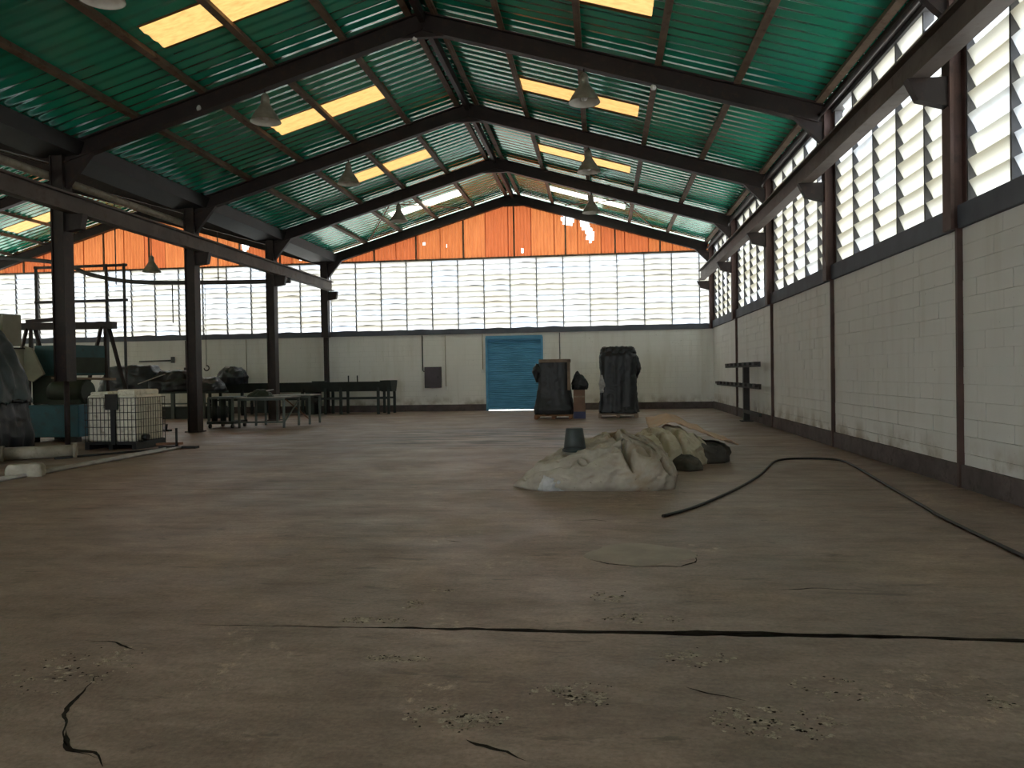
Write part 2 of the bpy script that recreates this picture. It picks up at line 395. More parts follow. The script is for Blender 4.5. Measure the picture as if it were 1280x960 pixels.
def chips(x, y, rx, ry, n, seed):
    """flaked-off spot: many small chips of exposed aggregate, pale ones and dark pits"""
    for nm, mt, k in (('flaked_spot', 'rough', n), ('pitted_spot', 'crack', n//2)):
        mb = MB()
        for q in range(k):
            a = rndc.uniform(0, 2*PI); r = rndc.random()**.6
            cx, cy = x+rx*r*math.cos(a), y+ry*r*math.sin(a)
            if noise.noise((cx*9, cy*9, seed)) < -.12: continue
            rr = rndc.uniform(.004, .020)*(1.3-r*.6)*(.5 if nm[0] == 'p' else 1); m_ = 7; o = rndc.uniform(0, 6)
            pts = [(cx+rr*rndc.uniform(.5, 1.5)*math.cos(o+2*PI*i/m_), cy+rr*rndc.uniform(.5, 1.3)*math.sin(o+2*PI*i/m_), .0012) for i in range(m_)]
            mb.add(pts + [(cx, cy, .004)], [(i, (i+1) % m_, m_) for i in range(m_)])
        mb.build(nm, M[mt], fl)
for i, a in enumerate([(-1.04, 3.83, .17, .05, 90), (-1.19, 4.74, .07, .10, 50), (-1.08, 5.07, .10, .04, 40), (-.12, 3.46, .22, .13, 170), (-.62, 3.18, .22, .13, 150),
                       (.68, 3.24, .28, .16, 190), (.2, 4.55, .25, .10, 80), (-1.35, 4.42, .22, .06, 90), (.45, 3.95, .2, .14, 70), (-2.6, 3.6, .3, .35, 120), (1.0, 3.6, .2, .15, 60), (.05, 5.0, .15, .15, 60), (1.7, 3.5, .12, .10, 60)]):
    chips(*a, 20+i)

# ------------------------------------------------------------------ outside ground
og = MB()
og.box((XR+.25, -60, -.2), (80, 90, -.13)); og.box((XFAR-60, YB+.25, -.2), (XR+.25, 90, -.13)); og.box((XFAR-60, -60, -.2), (XFAR-.25, YB+.25, -.13)); og.box((XFAR-.25, -60, -.2), (XR+.25, YREAR-.25, -.13))
S(og.build('ground', M['outside']), 'pale ground outside the hall seen through broken sheets', 'ground')

# ------------------------------------------------------------------ right wall of concrete blocks
ZS = 3.04
wr = MB().box((XR+.02, YREAR, -.1), (XR+.22, YB+.2, ZS)).build('wall_right', M['mortar'])
S(wr, 'tall painted concrete block wall under the cream louvres', 'wall')
BH = ZS/15
bm_ = MB().box((-.008, .002, .002), (.02, .4-.002, BH-.002)).mesh('concrete_block'); bm_.materials.append(M['block'])
rest = MB(); cnt = 0; ys = []
for r in range(15):
    y = 8.0 - (.2 if r % 2 else 0)
    while y < YB-.01:
        ys.append((y, r)); y += .4
ys.sort()
for y, r in ys:
    if cnt < 300 and y > 7.9 and y + .4 < YB:
        o = link('concrete_block', bm_, None, wr); o.location = (XR+random.uniform(-.003, .003), y, r*BH); cnt += 1
    else:
        y1 = min(y+.4, YB)
        rest.box((XR-.008+random.uniform(-.003, .003), y+.002, r*BH+.002), (XR+.021, y1-.002, r*BH+BH-.002))
for r in range(15):
    for i in range(38):
        y = YREAR + .4*i - (.2 if r % 2 else 0)
        if y > 7.55: break
        rest.box((XR-.008, max(YREAR, y)+.002, r*BH+.002), (XR+.021, y+.398, r*BH+BH-.002))
o = rest.build('block_courses', M['block'], wr); o['kind'] = 'stuff'
S(MB().box((XR-.045, YREAR, -.03), (XR+.03, YB, .27)).build('baseboard_right', M['base_r']), 'dark purple-brown plinth band along the block wall', 'baseboard')
sl = MB().box((XR-.06, YREAR, ZS), (XR+.22, YB, ZS+.27)).build('trim_1', M['sill'], bevel=.01)
S(sl, 'dark blue-grey sill beam capping the concrete block wall', 'sill')

# ------------------------------------------------------------------ back wall with door opening
DX0, DX1, DZ = -4.46, -2.30, 2.86
wbk = MB()
wbk.box((XFAR, YB, -.1), (DX0, YB+.2, ZS-.02)); wbk.box((DX1, YB, -.1), (XR+.22, YB+.2, ZS-.02)); wbk.box((DX0, YB, DZ), (DX1, YB+.2, ZS-.02))
wbk = wbk.build('wall_back', M['wall']); S(wbk, 'cream painted block wall holding the blue roller shutter', 'wall')
S(MB().box((XFAR, YB-.06, ZS-.02), (XR, YB+.2, 3.22)).build('trim_2', M['sill'], bevel=.01), 'blue-grey sill beam above the wall with the roller shutter', 'sill')
bb = MB().box((XFAR, YB-.03, -.03), (DX0-.05, YB+.02, .26)); bb.box((DX1+.05, YB-.03, -.03), (XR, YB+.02, .26))
S(bb.build('baseboard_back', M['base_r']), 'dark brown plinth band either side of the roller shutter', 'baseboard')
wl_ = MB().box((XFAR-.2, YREAR, -.1), (XFAR, YB+.2, ZS)); wl_.box((XFAR-.2, YREAR, 5.95), (XFAR, YB+.2, 6.6)); wl_.box((XFAR-.2, YREAR, ZS), (XFAR, -6.2, 5.95))  # gap above the sill opened for the added louvre band
S(wl_.build('wall_left', M['wall']), 'plain wall closing the side bay of the hall', 'wall')
wre = MB().box((XFAR-.2, YREAR-.2, -.1), (-10.5, YREAR, ZS)); wre.box((-4.5, YREAR-.2, -.1), (XR+.22, YREAR, ZS)); wre.box((XFAR-.2, YREAR-.2, 5.95), (XR+.22, YREAR, 8.8))
wre.box((-11.2, YREAR-.2, ZS), (-10.5, YREAR, 5.95)); wre.box((-4.5, YREAR-.2, ZS), (-3.9, YREAR, 5.95)); wre.box((-10.5, YREAR-.2, 5.2), (-4.5, YREAR, 5.95))  # gateway and louvre gaps added behind the camera to brighten the hall
S(wre.build('wall_rear', M['wall']), 'unseen end wall with a gateway opening added to let in light', 'wall')

# blue roller shutter
dr = thing('door_1', 'closed blue slatted roller shutter door in the cream wall', 'door', (0, 0, 0), 0, None, 'structure')
n = 34; sh = (DZ-.10)/n
sm_ = MB(); pr = []
for j in range(7):
    a = PI*j/6; pr.append((-.022*math.sin(a), sh*j/6))
vs = []
for x in (DX0+.03, DX1-.03):
    for dy, z in pr: vs.append((x, dy, z))
for x in (DX0+.03, DX1-.03):
    for dy, z in pr: vs.append((x, dy+.012, z))
sm_.add(vs, [(j, j+1, 7+j+1, 7+j) for j in range(6)] + [(14+j, 21+j, 21+j+1, 14+j+1) for j in range(6)] + [(0, 7, 21, 14), (6, 20, 27, 13)])
sme = sm_.mesh('slat')
t = NT('blue_shutter_paint')
c = t.mix(t.ramp(t.noise(1.5, 5, .6, None, (1, 1, 3)), [(.3, 0), (.7, 1)]), (.075, .27, .45), (.12, .37, .60))
t.bsdf(c, .5, 0, .4, t.noise(20, 3), .004, .3); M['shutter'] = t.m
sme.materials.append(M['shutter'])
for i in range(n):
    o = link('slat', sme, None, dr); o.location = (0, YB+.05, .035+i*sh)
MB().box((DX0-.05, YB-.03, 0), (DX0+.04, YB+.08, DZ)).build('guide_rail', M['shutter'], dr)
MB().box((DX1-.04, YB-.03, 0), (DX1+.05, YB+.08, DZ)).build('guide_rail', M['shutter'], dr)
MB().box((DX0+.03, YB+.02, .04), (DX1-.03, YB+.07, .10)).build('bottom_bar', M['shutter'], dr)
MB().box((DX0-.03, YB-.05, DZ-.08), (DX1+.03, YB+.08, DZ+.06)).build('head_box', M['shutter'], dr)

# ------------------------------------------------------------------ louvre windows
def blade_mesh(name, L, pitch, depth, seed, axis, mat):
    """one louvre blade: top edge inside, bottom edge outside, slightly bowed along its length"""
    rnd = random.Random(seed); sag = rnd.uniform(-.012, .018); bow = rnd.uniform(-.012, .022); tw = rnd.uniform(-.012, .012)
    e0 = rnd.uniform(.014, .020); e1 = rnd.uniform(.008, .036) if axis == 'y' else rnd.uniform(0, .006); ph = rnd.uniform(.35, .65)
    n = 9; vs = []; h = pitch*1.10
    for j in range(4):
        for i in range(n):
            u = i/(n-1); b = math.sin(PI*u)
            edge_shade = (e0 + e1*math.exp(-((u-ph)/.28)**2))/h
            f = (0, .5, 1-edge_shade, 1)[j]
            z = pitch*1.05 - h*f - (sag*b + tw*(u-.5))*f
            d = depth*f + bow*math.sin(PI*f)*(.4+.6*b)
            vs.append((d, u*L, z) if axis == 'x' else (u*L, d, z))
    fs = [(j*n+i, j*n+i+1, (j+1)*n+i+1, (j+1)*n+i) for j in range(3) for i in range(n-1)]
    me = MB().add(vs, fs, True).mesh(name); me.materials.append(mat); me.materials.append(M['edge_shade'])
    for k, pl_ in enumerate(me.polygons): pl_.material_index = 1 if k >= 2*(n-1) else 0  # lower edge strip painted dark for the shaded sag gap below it
    return me
# right wall: one window per bay
PR, ROWS = .2485, 11
ZL = ZS+.27
PW = (BAY-.24)/5
bl_r = [blade_mesh('louvre_blade', PW-.035, PR, .125, 100+i, 'x', M['blade_r']) for i in range(7)]
order = ['beside the shuttered back wall', 'second bay from the shuttered back wall', 'middle bay above the block wall',
         'fourth bay from the shuttered back wall', 'fifth bay from the shuttered back wall']
broken = {(2, 0, 7), (1, 2, 9), (3, 0, 10), (3, 4, 10), (4, 0, 8)}
S(MB().box((XR, YREAR, ZL), (XR+.2, 30.18-BAY*5, 6.2)).build('wall_right_blocker', M['block']), 'unseen blank upper wall added to block light past the cream louvres', 'wall')  # unseen blank wall in place of louvres, added to keep the near floor darker
for b in range(5):
    y1 = 30.18 - BAY*b; y0 = y1-BAY
    w = thing(f'window_{b+1}', 'cream translucent louvre window, ' + (order[b] if b < 5 else ('sixth' if b == 5 else 'seventh') + ' bay from the shuttered back wall'), 'window', (0,0,0), 0, None, 'structure')
    for k in range(6):
        y = y0 + .12 + PW*k
        MB().box((XR+.01, y-.0175, ZL), (XR+.15, y+.0175, 6.06)).build('mullion', M['mullion'], w)
    MB().box((XR-.02, y0, 6.05), (XR+.16, y1, 6.14)).build('head_rail', M['mullion'], w)
    far = MB()
    for k in range(5):
        for r in range(ROWS):
            me = bl_r[random.randrange(7)]; y = y0+.12+PW*k+.0175
            if b < 5:
                o = link('louvre_blade', me, None, w); o.location = (XR+.02+random.uniform(-.004, .004), y, ZL+PR*r)
                o.rotation_euler = (random.uniform(-.012, .012), random.uniform(-.05, .05), 0)
                if (b, k, r) in broken: o.scale = (1, .55, .8)
            else:
                vs = [(v.co.x+XR+.02, v.co.y+y, v.co.z+ZL+PR*r) for v in me.vertices]
                far.add(vs, [tuple(f.vertices) for f in me.polygons], True)
    if b >= 5:
        o = far.build('louvre_blade', M['blade_r'], w); o['kind'] = 'stuff'
# back wall windows
PB, RB, ZB0 = .210, 13, 3.22
PWB = 1.033
bl_b = [blade_mesh('louvre_blade', PWB-.03, PB, .11, 200+i, 'y', M['blade']) for i in range(9)]
def back_window(name, label, x_first, n, xa, xb):
    w = thing(name, label, 'window', (0,0,0), 0, None, 'structure')
    xs = [x_first - PWB*k for k in range(n+1)]
    for x in xs:
        if xa < x < xb: MB().box((x-.014, YB+.0, ZB0), (x+.014, YB+.13, 5.96)).build('mullion', M['mullion'], w)
    MB().box((xa, YB-.01, 5.93), (xb, YB+.14, 6.0)).build('head_rail', M['purlin'], w)
    for k in range(n):
        for r in range(RB):
            x = xs[k+1]+.014
            if x + PWB < xa or x > xb: continue
            me = bl_b[random.randrange(9)]
            o = link('louvre_blade', me, None, w); o.location = (x, YB+.01+random.uniform(-.004, .004), ZB0+PB*r)
            o.rotation_euler = (random.uniform(-.05, .05), random.uniform(-.008, .008), 0)
            if x + PWB > xb: o.scale = ((xb-x)/PWB, 1, 1)
            elif x < xa: o.location.x = xa; o.scale = ((x+PWB-xa)/PWB, 1, 1)
back_window('window_8', 'white translucent louvre window above the roller shutter', 3.73+PWB, 15, XL+.1, XR)
back_window('window_9', 'white translucent louvre window behind the side bay machinery', XL-.1, 15, XFAR, XL-.1)

# louvres added in the unseen side bay and end walls for more light
w = thing('window_10', 'translucent louvre band added in unseen side bay and end walls for light', 'window', (0,0,0), 0, None, 'structure')
lb = MB(); mu = MB()
for k in range(36):
    y = -6.2 + k*1.017; mu.box((XFAR-.14, y-.015, ZS), (XFAR, y+.015, 5.95))
    for r in range(14):
        z = ZS + .21*r; lb.add([(XFAR-.02, y+.02, z+.215), (XFAR-.02, y+1.0, z+.215), (XFAR-.13, y+1.0, z-.01), (XFAR-.13, y+.02, z-.01)], [(0, 1, 2, 3)])
for k in range(37):
    x = XFAR + k*.82
    if -11.9 < x < -3.95 or x + .8 > XR: continue
    mu.box((x-.015, YREAR-.14, ZS), (x+.015, YREAR, 5.95))
    for r in range(14):
        z = ZS + .21*r; lb.add([(x+.02, YREAR-.02, z+.215), (x+.8, YREAR-.02, z+.215), (x+.8, YREAR-.13, z-.01), (x+.02, YREAR-.13, z-.01)], [(0, 1, 2, 3)])
mu.build('mullion', M['mullion'], w); o = lb.build('louvre_blade', M['blade'], w); o['kind'] = 'stuff'

# ------------------------------------------------------------------ roofs
PITCHW = BAY/18; SWID = BAY/6
def sheet_mesh(name, x0, x1, amp=.0115, waves=3, ln=1):
    """corrugated sheet, its top surface on z=0 at x=0 and falling with the roof slope along +x; y across"""
    n = int((waves+.3)*10) + 1; vs = []; fs = []          # part of a wave laps under the next sheet
    for i in range(n):
        y = PITCHW*(waves+.3)*i/(n-1); a = 2*PI*y/PITCHW; dz = amp*math.asin(.96*math.cos(a))/math.asin(.96)
        for x in (x0, x1): vs.append((x, y, -SLOPE*x + dz))
    for i in range(n-1): fs.append((2*i, 2*i+1, 2*i+3, 2*i+2))
    return MB().add(vs, fs, True).mesh(name)
ROWS_X = [(0.02, 1.60), (1.50, 4.32), (4.22, 7.85), (4.22, 7.36)]
rowm = [sheet_mesh('roof_sheet', a, b) for a, b in ROWS_X]
for me in rowm: me.materials.append(M['roof'])
sky_m = rowm[1].copy(); sky_m.name = 'skylight_sheet'; sky_m.materials.clear(); sky_m.materials.append(M['skylight'])
sky_w = rowm[1].copy(); sky_w.name = 'skylight_sheet'; sky_w.materials.clear(); sky_w.materials.append(M['skylight_w'])
def roof(name, label, xm, y_first):
    c = thing(name, label, 'roof', (0,0,0), 0, None, 'structure'); ncol = 0
    y = YB + .25; yy = 30.18 + SWID - SWID
    y = 30.18 + SWID
    while y > y_first:
        bayi = int(round((30.18-y)/SWID))        # column index counted from the gable
        y0 = y - SWID
        inb = bayi % 6
        for side in (-1, 1):
            valley = (side < 0) == (xm == XM)
            for r, me in enumerate((rowm[0], rowm[1], rowm[3] if valley else rowm[2])):
                skl = (r == 1 and inb == 2)  # repeated in the unseen rear bays too, added for more light inside
                use = (sky_w if bayi == 2 and xm == XM else sky_m) if skl else me
                o = link('skylight_sheet' if skl else 'roof_sheet', use, None, c)
                o.location = (xm, y0, zroof(xm, xm) + (.005 if r == 0 else 0) - (.005 if r == 2 else 0) + .0015*(bayi % 2))
                if side < 0: o.rotation_euler = (0, 0, PI); o.location.y = y0 + SWID 
        y -= SWID
    cap = MB()
    cap.add([(xm-.3, y_first, zroof(xm, xm)-.3*SLOPE+.03), (xm, y_first, zroof(xm, xm)+.05), (xm+.3, y_first, zroof(xm, xm)-.3*SLOPE+.03),
             (xm-.3, 30.6, zroof(xm, xm)-.3*SLOPE+.03), (xm, 30.6, zroof(xm, xm)+.05), (xm+.3, 30.6, zroof(xm, xm)-.3*SLOPE+.03)], [(0,1,4,3), (1,2,5,4)])
    cap.build('ridge_cap', M['roof'], c)
    return c
roof('ceiling', 'green corrugated roof over the main hall with fibreglass skylights', XM, YREAR-.1)
roof('ceiling', 'green corrugated roof over the side bay beyond the columns', XM2, YREAR-.1)

# ------------------------------------------------------------------ orange gables
def gable(name, label, xm, holes):
    g = thing(name, label, 'gable', (0,0,0), 0, None, 'structure')
    sw = 0.90; x = xm - 7.45; i = 0; rnd = random.Random(int(xm*10))
    while x < xm + 7.45:
        xe = min(x+sw+.03, xm+7.45); n = max(6, int((xe-x)/.0125)); nz = 14; vs = []; fs = []
        dz = rnd.uniform(-.03, .03)
        for a in range(n+1):
            xx = x+(xe-x)*a/n; top = zroof(xx, xm)-.07 + dz
            for b in range(nz+1):
                z = 5.97 + (top-5.97)*b/nz
                vs.append((xx, YB+.10+.022*math.cos(2*PI*xx/.13)+.006*(i % 2), z))
        for a in range(n):
            for b in range(nz):
                f = [a*(nz+1)+b, (a+1)*(nz+1)+b, (a+1)*(nz+1)+b+1, a*(nz+1)+b+1]
                cx = sum(vs[q][0] for q in f)/4; cz = sum(vs[q][2] for q in f)/4
                if any(((cx-hx)/rx)**2 + ((cz-hz)/rz)**2 < 1+.9*noise.noise((cx*7, cz*7, 1)) for hx, hz, rx, rz in holes): continue
                fs.append(f)
        MB().add(vs, fs, True).build('gable_sheet', M['orange'], g)
        x += sw; i += 1
    return g
gable('wall_gable', 'orange corrugated fibreglass gable with broken patches above the roller shutter', XM,
      [(-1.22, 7.38, .24, .24), (-.55, 7.2, .2, .3), (-.38, 6.75, .16, .3), (-6.0, 6.55, .05, .06), (-3.0, 6.2, .05, .05), (-6.9, 6.6, .04, .05), (-2.7, 6.3, .04, .06)])
gable('wall_gable', 'orange corrugated fibreglass gable closing the side bay', XM2, [(-11.9, 6.25, .25, .12), (-13.0, 6.95, .2, .14), (-14.3, 6.8, .14, .2), (-18.2, 6.1, .08, .06)])
for xm, lab in ((XM, 'main hall'), (XM2, 'side bay')):
    k = 0
    for dx in (-5.6, -3.9, -2.0, 0, 2.0, 3.9, 5.6):
        x = xm+dx
        toward = (('block wall' if dx > 0 else 'free columns') if xm == XM else ('free columns' if dx > 0 else 'side bay wall'))
        wh = 'right under the ridge' if dx == 0 else {2.0: 'first', 3.9: 'second', 5.6: 'third'}[abs(dx)] + ' from ridge toward ' + toward
        p = MB().box((x-.03, YB+.01, 5.95), (x+.03, YB+.06, zraf(x, xm)+.3)).build('gable_post', M['purlin'])
        tag(p, f'thin brown {lab} gable post, {wh}', 'post', f'gable posts of the {lab}')

# ------------------------------------------------------------------ portal frames
fnames = ['against the orange gable', 'second from the orange gable', 'third from the orange gable', 'fourth from the orange gable',
          'fifth from the orange gable', 'sixth from the orange gable']
def rafter(mb, xm, x_end, y):
    s = 1 if x_end > xm else -1
    a = Vector((xm, y, ZRAF+.18)); b = Vector((x_end, y, zraf(x_end, xm)+.18))
    mb.ibeam(a, b, .19, .35, .03, (0, 0, 1)); return mb
for k, y in enumerate(FR):
    t_ = thing('portal_frame', f'dark brown steel portal frame carrying the green roof, {fnames[k]}', 'frame', (0, 0, 0), 0, 'portal frames of the main hall')
    for xe in (XR-.22, XL+.02): rafter(MB(), XM, xe, y).build('rafter', M['steel'], t_)
    # ridge gusset
    MB().prism([(XM-.5, y-.05, zraf(XM+.5)+.02), (XM+.5, y-.05, zraf(XM+.5)+.02), (XM, y-.05, ZRAF+.1)], (0, .10, 0)).build('ridge_gusset', M['steel'], t_)
    # wall side column: slim flange on the wall, box above the sill
    if k > 0:
        MB().box((XR-.07, y-.028, 0), (XR-.0, y+.028, ZS+.05)).build('lower_post', M['steel_red'], t_)
    c_ = MB().box((XR-.17, y-.11, ZS-.02), (XR-.13, y+.11, 6.16)); c_.box((XR+.0, y-.11, ZS+.0), (XR+.04, y+.11, 6.16))
    c_.box((XR-.13, y-.02, ZS), (XR, y+.02, 6.16)); c_.build('upper_column', M['steel_red'], t_)
    MB().prism([(XR-.72, y-.06, zraf(XR-.72)+.02), (XR-.15, y-.06, zraf(XR-.15)+.02), (XR-.15, y-.06, zraf(XR-.15)-.4)], (0, .12, 0)).build('knee_gusset', M['steel'], t_)
    MB().prism([(XR-.62, y-.07, 4.80), (XR-.15, y-.07, 4.80), (XR-.15, y-.07, 4.45), (XR-.5, y-.07, 4.55)], (0, .14, 0)).build('crane_bracket', M['steel'], t_)
    # free standing column between the bays
    if y > 9:
        w = .14
        z0 = 1.42 if k == 3 else 0
        cc = MB().box((XL-w, y-.15, z0), (XL-w+.03, y+.15, 6.0)); cc.box((XL+w-.03, y-.15, z0), (XL+w, y+.15, 6.0)); cc.box((XL-w+.03, y-.115, z0), (XL+w-.03, y+.115, 6.0))
        if k == 0: cc = MB().box((XL-.08, y-.08, 0), (XL+.08, y+.08, 3.0)); cc.box((XL-w, y-.15, 3.0), (XL+w, y+.15, 6.0))
        cc.build('column', M['steel'], t_)
        if z0:
            MB().tube([(XL+.02, y, 0), (XL+.02, y, 1.44)], .055, 10).build('lower_post', M['steel'], t_)
        else:
            MB().box((XL-.2, y-.2, 0), (XL+.2, y+.2, .03)).build('base_plate', M['steel'], t_)
        MB().prism([(XL+.12, y-.06, 5.30), (XL+.12, y-.06, 5.95), (XL+.75, y-.06, zraf(XL+.75)+.03)], (0, .12, 0)).build('knee_gusset', M['steel'], t_)
        MB().prism([(XL+.1, y-.08, 4.80), (XL+.52, y-.08, 4.80), (XL+.46, y-.08, 4.5), (XL+.1, y-.08, 4.45)], (0, .16, 0)).build('crane_bracket', M['steel'], t_)
for k, y in enumerate(FR[:4]):
    t_ = thing('side_bay_rafter', f'dark steel rafter pair over the side bay, {fnames[k]}', 'rafter', (0,0,0), 0, 'rafters of the side bay')
    rafter(MB(), XM2, XL-.12, y).build('rafter', M['steel'], t_)
    rafter(MB(), XM2, XFAR+.05, y).build('rafter', M['steel'], t_)
# tie rods of the side bay frames hang low
# purlins
ordn = ['first', 'second', 'third', 'fourth', 'fifth', 'sixth']
for side, nm in ((1, 'block wall'), (-1, 'free columns')):
    for i, d in enumerate((.24, 1.53, 2.97, 4.42, 5.84, 7.28)):
        x = XM + side*d; z = zraf(x)+.35+.045
        p = MB(); p.bar((x, YREAR, z), (x, 30.5, z), .07, .11, NVEC if side > 0 else Vector((-SLOPE, 0, 1)))
        p.bar((x+side*.02, YREAR, z-.045), (x+side*.02, 30.5, z-.045), .11, .02, NVEC if side > 0 else Vector((-SLOPE, 0, 1)))
        tag(p.build('roof_purlin', M['purlin']), f'rusty brown purlin under green roof, {ordn[i]} down from ridge toward {nm}', 'purlin', 'purlins of the main hall')
for side, nm in ((1, 'free columns'), (-1, 'far side wall')):
    for i, d in enumerate((.24, 1.53, 2.97, 4.42, 5.84, 7.2)):
        x = XM2 + side*d; z = zraf(x, XM2)+.35+.045
        p = MB(); p.bar((x, 9, z), (x, 30.5, z), .07, .11)
        tag(p.build('roof_purlin', M['purlin']), f'brown purlin over the side bay, {ordn[i]} down from ridge toward {nm}', 'purlin', 'purlins of the side bay')
p = MB().bar((XM, YREAR, ZRAF+.27), (XM, 30.4, ZRAF+.27), .1, .2)
tag(p.build('ridge_beam', M['steel']), 'dark steel beam running under the ridge of the main hall', 'beam')
# eave beam of the right side
p = MB().box((XR-.14, YREAR, 6.12), (XR-.02, YB, 6.24)); p.tube([(XR-.22, YREAR, 6.02), (XR-.22, YB-.3, 6.02)], .035, 8)
tag(p.build('eave_beam', M['steel']), 'dark eave beam above the cream louvres of the block wall', 'beam')
# crane beams
for x, lab in ((XR-.47, 'grey-brown steel crane beam bracketed along the louvred block wall'), (XL+.32, 'grey-brown steel crane beam bracketed along the free columns')):
    b = thing('crane_beam', lab, 'beam', (0,0,0))
    MB().ibeam((x, 3 if x > 0 else 7, 4.985), (x, 30.0, 4.985), .22, .36, .03).build('girder', M['crane'], b)
    MB().bar((x, 3 if x > 0 else 7, 5.185), (x, 30.0, 5.185), .05, .05).build('rail', M['crane'], b)
# valley gutter and pipe
gt = MB().prism([(XL-.55, 7, 6.25), (XL-.45, 7, 5.98), (XL+.45, 7, 5.98), (XL+.55, 7, 6.25), (XL+.52, 7, 6.27), (XL+.43, 7, 6.02), (XL-.43, 7, 6.02), (XL-.52, 7, 6.27)], (0, 23.3, 0))
tag(gt.build('valley_gutter', M['dark']), 'dark steel valley gutter running over the free columns', 'gutter')
tag(MB().tube([(XL-.28, 6, 5.60), (XL-.28, 19.6, 5.62), (XL-.28, 20.2, 5.62)], .085, 12).build('drain_pipe', M['pipe']), 'pale cream drain pipe running under the valley gutter', 'pipe')

# bracing rods near the gable
def rod(a, b, lab, r=.022, mat='brace'):
    tag(MB().tube([a, b], r, 6).build('brace_rod', M[mat]), lab, 'brace')
y0, y1 = FR[1], FR[0]
def under(x, y, d=.40): return (x, y, zraf(x)+d)
rod(under(-9.0, y1-.1), under(-6.6, y0+.2), 'rusty diagonal brace rod under the last bay, toward the free columns')
rod(under(-7.6, y0+.2), under(-5.2, y1-.1), 'rusty diagonal brace rod crossing beside the white skylight, hall side')
rod(under(1.6, y0+.2), under(-1.3, y1-.1), 'rusty diagonal brace rod under the last bay near broken gable sheets')
rod(under(2.0, y1-.1), under(.2, y0+.2), 'rusty diagonal brace rod under the last bay, toward the block wall')

# ------------------------------------------------------------------ lamps
def make_lamp(label, group):
    L = thing('bell_lamp', label, 'lamp', (0,0,0), 0, group)
    prof = [(.30, 0), (.285, .03), (.235, .12), (.17, .22), (.11, .31), (.085, .36), (.08, .40)]
    MB().lathe(prof, 28).build('shade', M['lamp'], L)
    MB().lathe([(.292, .002), (.275, .04), (.22, .13), (.155, .225), (.09, .31), (.01, .33)], 28).build('reflector', M['lamp_in'], L)
    MB().lathe([(.001, .03), (.05, .05), (.065, .10), (.05, .17), (.03, .22), (.025, .3)], 14).build('bulb', M['white'], L)
    MB().lathe([(.08, .39), (.085, .41), (.075, .50), (.05, .54), (.03, .56), (.001, .56)], 16).build('ballast', M['lamp'], L)
    MB().tube([(0, 0, .55), (0, 0, .66)], .016, 8).build('stem', M['steel'], L)
    return L
lamp0 = None
def lamp(x, y, z, label, group='bell lamps hung from the portal frames', stem=None, w=1.0):
    global lamp0
    if lamp0 is None: lamp0 = make_lamp(label, group); o = lamp0; o.location = (x, y, z)
    else:
        o = copy_tree(lamp0, (x, y, z)); o['label'] = label; o['group'] = group
    o.scale = (w, w, 1)
    return o
nth = ['', 'second', 'third', 'fourth', 'fifth']
for k in (1, 2, 3, 4):
    for x, sd_ in ((-6.5, 'free columns'), (-.25, 'block wall')):
        if k == 4 and x > -1: continue
        z = zraf(x) - .60
        o = lamp(x, FR[k], z - .03, f'aluminium bell lamp hung on {nth[k]} frame from gable, slope toward {sd_}')
o = lamp(-15.05, 25.0, 5.06, 'small bell lamp on a long drop cord in the side bay', 'lamp in the side bay', w=1.0)
mb = MB(); mb.tube([(-15.05, 25.0, 5.70), (-15.05, 25.0, zraf(-15.05, XM2)+.3)], .012, 6)
tag(mb.build('lamp_cord', M['dark']), 'long dark drop cord above the side bay bell lamp', 'cord')
for i, (x, z, d) in enumerate([(-7.87, 6.83, 'near the third purlin'), (-3.48, 7.94, 'close beside the ridge'), (1.03, 6.74, 'on the slope toward the block wall')]):
    h = thing('bulb_holder', f'small white bulb holder hung under the fourth frame, {d}', 'bulb', (x, FR[3], z), 0, 'bulb holders on the fourth frame')
    MB().lathe([(.001, -.09), (.04, -.08), (.055, -.04), (.045, 0), (.025, .03), (.001, .03)], 12).build('bulb', M['white'], h)
    MB().tube([(0, 0, .02), (0, 0, max(.06, zraf(x)-z+.02))], .01, 6).build('wire', M['dark'], h)

